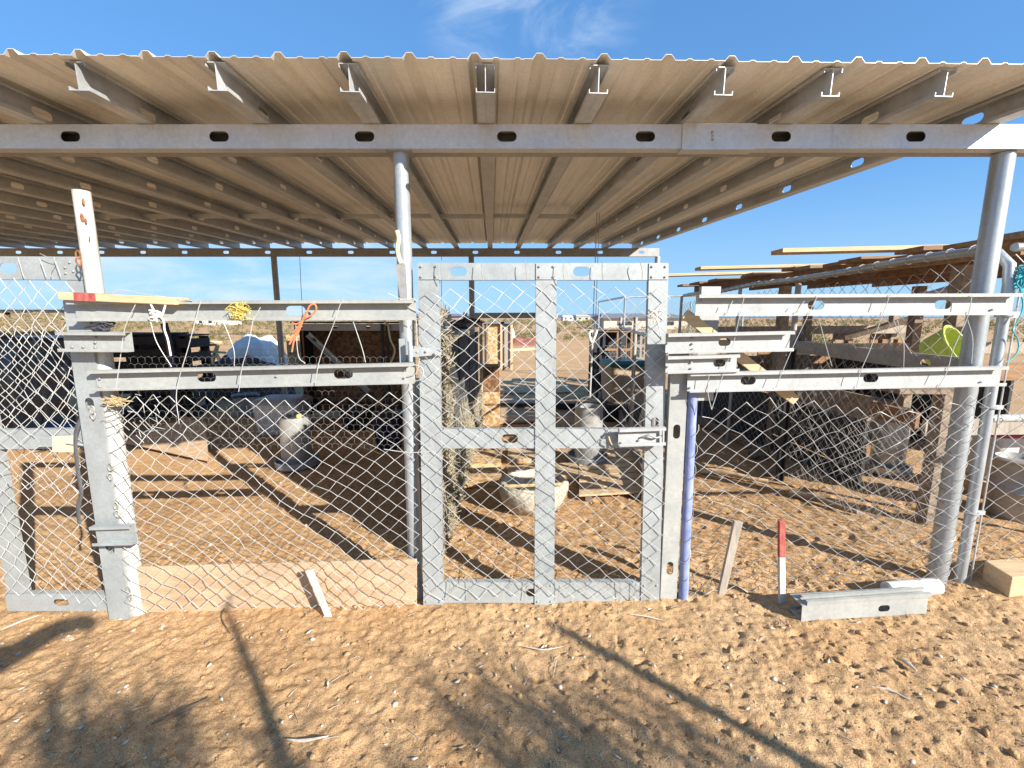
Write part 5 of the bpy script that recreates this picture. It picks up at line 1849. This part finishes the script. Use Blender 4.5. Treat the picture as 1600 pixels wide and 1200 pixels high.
# low house with grey roof far behind the mesh run
def far_house(name, label, px0, px1, pyr, y, wallm, roofm, depth=9, wins=3):
    a, b_ = P(px0, pyr, y), P(px1, pyr, y)
    ht = a.z
    t_ = thing(name, label, 'house', ((a.x + b_.x) / 2, y, 0))
    MB().box(((a.x + b_.x) / 2, y + depth / 2, ht * 0.35), (b_.x - a.x, depth, ht * 0.7)).build('wall', wallm, t_)
    zr0 = ht * 0.7
    rf_ = MB()
    xa_, xb_ = a.x - 0.5, b_.x + 0.5
    v = [(xa_, y - 0.5, zr0), (xb_, y - 0.5, zr0), (xb_, y + depth + 0.5, zr0), (xa_, y + depth + 0.5, zr0), (xa_ + 1, y + depth / 2, ht), (xb_ - 1, y + depth / 2, ht)]
    rf_.add(v, [(0, 1, 5, 4), (2, 3, 4, 5), (1, 2, 5), (3, 0, 4), (3, 2, 1, 0)])
    rf_.build('roof', roofm, t_)
    for i in range(wins):
        x = a.x + (b_.x - a.x) * (i + 0.5) / wins
        MB().box((x, y - 0.03, ht * 0.38), ((b_.x - a.x) / wins * 0.35, 0.06, ht * 0.25)).build('window', 'window_dark', t_)
    return t_


far_house('house', 'low grey roofed house on the plain behind the mesh run', 944, 1075, 490, 60, 'stucco', 'grey_roof', 9, 2)
far_house('house', 'tiny white house on the skyline seen right of the gate mid stile', 880, 896, 492.5, 260, 'far_white', 'far_white', 12, 2)
far_house('house', 'long tan shed on the skyline left of the hanging feeder wires', 901, 922, 491.5, 240, 'stucco', 'stucco', 12, 2)
far_house('house', 'pale green roofed house far off between the rails of the left bay', 305, 335, 494, 90, 'far_white', 'green_plastic', 9, 2)

# desert scrub on the plain: too many to count
def leaf_cloud(centres, radii, n, leaf, g, squash=0.8):
    """n triangles-as-quads per clump"""
    k = len(centres)
    c = np.repeat(centres, n, 0)
    r = np.repeat(radii, n)
    d_ = g.normal(0, 1, (k * n, 3))
    d_ /= np.linalg.norm(d_, axis=1, keepdims=True)
    rad = r * g.random(k * n) ** 0.45
    p = c + d_ * rad[:, None] * np.array([1, 1, squash])
    a = g.normal(0, 1, (k * n, 3))
    a /= np.linalg.norm(a, axis=1, keepdims=True)
    b_ = np.cross(a, g.normal(0, 1, (k * n, 3)))
    b_ /= np.linalg.norm(b_, axis=1, keepdims=True)
    s_ = (leaf * g.uniform(0.5, 1.3, k * n))[:, None] if np.isscalar(leaf) else (np.repeat(leaf, n) * g.uniform(0.5, 1.3, k * n))[:, None]
    V = np.stack([p - a * s_, p + b_ * s_ * 0.5, p + a * s_, p - b_ * s_ * 0.5], 1).reshape(-1, 3)
    F = np.arange(len(V)).reshape(-1, 4)
    return V, F


g = np.random.default_rng(5)
N = 3000
rr = 26 * np.exp(g.random(N) * math.log(500 / 26.0))
aa = g.uniform(-math.radians(56), math.radians(56), N)
hr = g.uniform(0.18, 0.5, N) * np.clip(rr / 60, 0.8, 2.2)
cen = np.stack([rr * np.sin(aa), rr * np.cos(aa), hr * 0.55], -1)
V, F = leaf_cloud(cen, hr, 46, hr * 0.2, g, 0.75)
stuff(np_mesh('desert_scrub', V, F, 'scrub'))

# ------------------------------------------------------------------ litter on the dirt
def scatter_stones(n, name, m, rmin, rmax, xr, yr, seed):
    g_ = np.random.default_rng(seed)
    bm = bmesh.new()
    bmesh.ops.create_icosphere(bm, subdivisions=1, radius=1.0)
    bv = np.array([v.co for v in bm.verts])
    bf = np.array([[v.index for v in f.verts] for f in bm.faces])
    bm.free()
    Vs, Fs = [], []
    for i in range(n):
        x, y = g_.uniform(*xr), g_.uniform(*yr)
        r = rmin + (rmax - rmin) * g_.random() ** 3
        s_ = r * np.array([g_.uniform(0.7, 1.5), g_.uniform(0.6, 1.2), g_.uniform(0.4, 0.8)])
        v = bv * s_ * g_.uniform(0.8, 1.2, bv.shape)
        an = g_.uniform(0, 6.28)
        R_ = np.array([[math.cos(an), -math.sin(an), 0], [math.sin(an), math.cos(an), 0], [0, 0, 1]])
        v = v @ R_.T + np.array([x, y, ground_z(x, y) + s_[2] * 0.35])
        Fs.append(bf + 12 * i if len(bv) == 12 else bf + len(bv) * i)
        Vs.append(v)
    return stuff(np_mesh(name, np.concatenate(Vs), np.concatenate(Fs), m))


scatter_stones(420, 'pebbles', 'stone', 0.002, 0.012, (-2.6, 2.9), (-1.25, 0.05), 3)
scatter_stones(1300, 'dirt_crumbs', 'sand', 0.003, 0.016, (-2.6, 2.9), (-1.25, 0.3), 4)
scatter_stones(500, 'pen_pebbles', 'stone', 0.004, 0.016, (-2.6, 2.6), (0.1, 3.5), 6)
scatter_stones(520, 'droppings', 'wood_old', 0.002, 0.008, (-2.6, 2.9), (-1.25, 0.3), 14)
g = np.random.default_rng(19)
nf = 150
fx, fy = g.uniform(-2.6, 2.9, nf), g.uniform(-1.25, 0.2, nf)
fz = np.array([ground_z(a, b_) for a, b_ in zip(fx, fy)]) + 0.006
fa = g.uniform(0, 6.28, nf)
fl_, fw_ = g.uniform(0.006, 0.022, nf), g.uniform(0.003, 0.008, nf)
fv = []
for k_ in range(nf):
    ca, sa = math.cos(fa[k_]), math.sin(fa[k_])
    for (u_, v_, w_) in ((-1, 0, 0.2), (0, -1, -0.1), (1, 0, 0.3), (0, 1, 0.1)):
        fv.append((fx[k_] + ca * u_ * fl_[k_] - sa * v_ * fw_[k_], fy[k_] + sa * u_ * fl_[k_] + ca * v_ * fw_[k_], fz[k_] + w_ * 0.012))
fo_ = np_mesh('bark_flakes', np.array(fv), np.arange(4 * nf).reshape(-1, 4), 'debris')
stuff(fo_)
fm_ = fo_.modifiers.new('thickness', 'SOLIDIFY')
fm_.thickness = 0.0015
g = np.random.default_rng(9)
n = 420
x, y = g.uniform(-2.6, 2.9, n), g.uniform(-1.25, 0.4, n)
z = np.array([ground_z(a, b_) for a, b_ in zip(x, y)]) + 0.004
an, l_ = g.uniform(0, 3.14, n), g.uniform(0.006, 0.045, n) * g.random(n) + 0.005
d_ = np.stack([np.cos(an), np.sin(an), g.normal(0, 0.15, n)], -1) * l_[:, None]
p = np.stack([x, y, z], -1)
stuff(rings_to_mesh([np.stack([p - d_, p + np.array([0, 0, 0.003]), p + d_], 1)], 0.0013, 3, 'straw_litter', 'debris'))
sticks = [([(448, 1155), (475, 1157), (513, 1150)], 0.006, 'debris', 'pale curled husk lying at the bottom left centre of the dirt'),
          ([(238, 1131), (270, 1118), (300, 1103), (328, 1090)], 0.008, 'bark', 'dark stick lying in the tree shade at lower left'),
          ([(0, 985), (30, 972), (62, 961)], 0.004, 'debris', 'thin straw lying at the left edge below the left gate'),
          ([(818, 1010), (850, 1015), (880, 1010)], 0.003, 'debris', 'thin curved straw on the dirt below the gate mid stile'),
          ([(1362, 1073), (1390, 1078), (1425, 1096)], 0.0055, 'debris', 'pale bone like stick lying on the dirt at lower right'),
          ([(1405, 1028), (1418, 1036), (1432, 1048)], 0.009, 'debris', 'pale feathery scrap on the dirt at right below the ground channel'),
          ([(985, 960), (1010, 963), (1045, 972)], 0.004, 'debris', 'short twig on the dirt in front of the gate latch corner'),
          ([(345, 930), (352, 945), (346, 965), (360, 990)], 0.004, 'bark', 'dark twig standing against the plywood board in the left bay')]
for pth, r, m, lb in sticks:
    q = [G(a, b_, 0.012) for a, b_ in pth]
    q = smooth_path(q)
    o = MB().tube(q, [r * (1.05 - abs(2 * i / (len(q) - 1) - 1) * 0.7) for i in range(len(q))], 7).build('stick', m, loc=q[0], smooth=True)
    tag(o, lb, 'stick')

# ------------------------------------------------------------------ behind the photographer: what throws the shadows
def SH(px, py, h):
    q = G(px, py)
    return q - SHL * (h / -SHL.z)


top = SH(866, 976, 2.4)
o = MB().tube([(top.x, top.y, -0.3), (top.x, top.y, top.z - 0.03), (top.x, top.y, top.z)], [0.028, 0.026, 0.016], 12).build('pole', 'bark', loc=(top.x, top.y, 0), smooth=True)
tag(o, 'slim pole standing behind the camera that casts the long straight shadow', 'pole')


def upright_shrub(name, label, base, stems, seed, limbs=(), knots=()):
    """many thin upright stems with small leaves, rooted close together"""
    g_ = np.random.default_rng(seed)
    t_ = thing(name, label, 'shrub', base)
    for pts, r0, r1 in limbs:
        q = smooth_path(pts, 6)
        n_ = len(q)
        MB().tube(q, [r0 + (r1 - r0) * i / (n_ - 1) for i in range(n_)], 9).build('limb', 'bark', t_, smooth=True)
    pth, cen = [], []
    for (tp_, dens) in stems:
        tp_ = np.array(tp_)
        lean = g_.normal(0, 0.05, 2)
        L_ = g_.uniform(0.5, 0.75)
        bs_ = np.array([tp_[0] + lean[0] * L_, tp_[1] + lean[1] * L_, tp_[2] - L_])
        ln_ = [bs_ + (tp_ - bs_) * t__ + np.append(g_.normal(0, 0.012, 2), 0) for t__ in np.linspace(0, 1, 7)]
        pth.append(ln_)
        for t__ in g_.random(int(15 * dens)) ** 0.8:
            cen.append(bs_ + (tp_ - bs_) * t__ + g_.normal(0, 0.03, 3))
        for _ in range(int(15 * dens)):
            t__ = g_.uniform(0.3, 1)
            p_ = bs_ + (tp_ - bs_) * t__
            d__ = g_.normal(0, 1, 3) * 0.09 + np.array([0, 0, 0.10])
            pth.append([p_ + d__ * k_ / 6 + g_.normal(0, 0.004, 3) for k_ in range(7)])
    for c_, n_ in knots:
        for _ in range(n_):
            cen.append(np.array(c_) + g_.normal(0, 0.035, 3))
    stuff(rings_to_mesh([np.array(pth)], 0.0045, 4, 'twigs', 'bark', t_))
    cen = np.array(cen)
    V_, F_ = leaf_cloud(cen, np.full(len(cen), 0.04), 4, 0.012, g_, 1.0)
    stuff(np_mesh('leaves', V_, F_, 'leaf', t_))
    return t_


lb_ = Vector((-1.6, -4.3, 0))
limbs = [([lb_ + Vector((0, 0, -0.2)), lb_ + Vector((0.05, 0.05, 0.7)), SH(-130, 1105, 1.95), SH(0, 1034, 2.0), SH(60, 999, 2.04), SH(95, 981, 2.06), SH(126, 973, 2.08), SH(140, 976, 2.09)], 0.07, 0.034),  # added limb, stands in for the photographer's arm and hand shadow
         ([SH(140, 990, 2.1), SH(110, 1045, 2.1), SH(70, 1110, 2.1), SH(30, 1160, 2.1), SH(-30, 1230, 2.05)], 0.006, 0.012)]
stems = [(SH(random.uniform(70, 300), random.uniform(1070, 1160), random.uniform(2.2, 2.6)), random.uniform(0.8, 1.7)) for k in range(20)]
upright_shrub('shrub', 'tall leafy shrub with a limb added to cast the arm shadow of the photographer, behind the camera at left', lb_, stems, 3, limbs, [(SH(70, 1085, 2.2), 14), (SH(128, 974, 2.08), 10)])
rb_ = SH(760, 1330, 0.0) + Vector((1.9, -1.9, 0))
limbs = [([rb_ + Vector((0, 0, -0.2)), rb_ + Vector((-0.3, 0.1, 0.7)), SH(560, 1400, 1.9), SH(462, 1235, 2.1), SH(415, 1105, 2.15), SH(378, 1010, 2.2), SH(352, 950, 2.25), SH(346, 932, 2.27)], 0.05, 0.006)]
stems = [(SH(random.uniform(600, 900) + (k % 3) * 60, random.uniform(1060, 1180), random.uniform(2.05, 2.4)), random.uniform(0.5, 1.2)) for k in range(30)]
stems += [(SH(random.uniform(400, 430), random.uniform(1080, 1150), 2.2), 0.5) for k in range(4)]
upright_shrub('shrub', 'many stemmed leafy shrub behind the camera whose shade falls across the dirt', rb_, stems, 4, limbs, [(SH(384, 1022, 2.18), 16), (SH(395, 1045, 2.18), 10), (SH(630, 1020, 2.2), 8)])
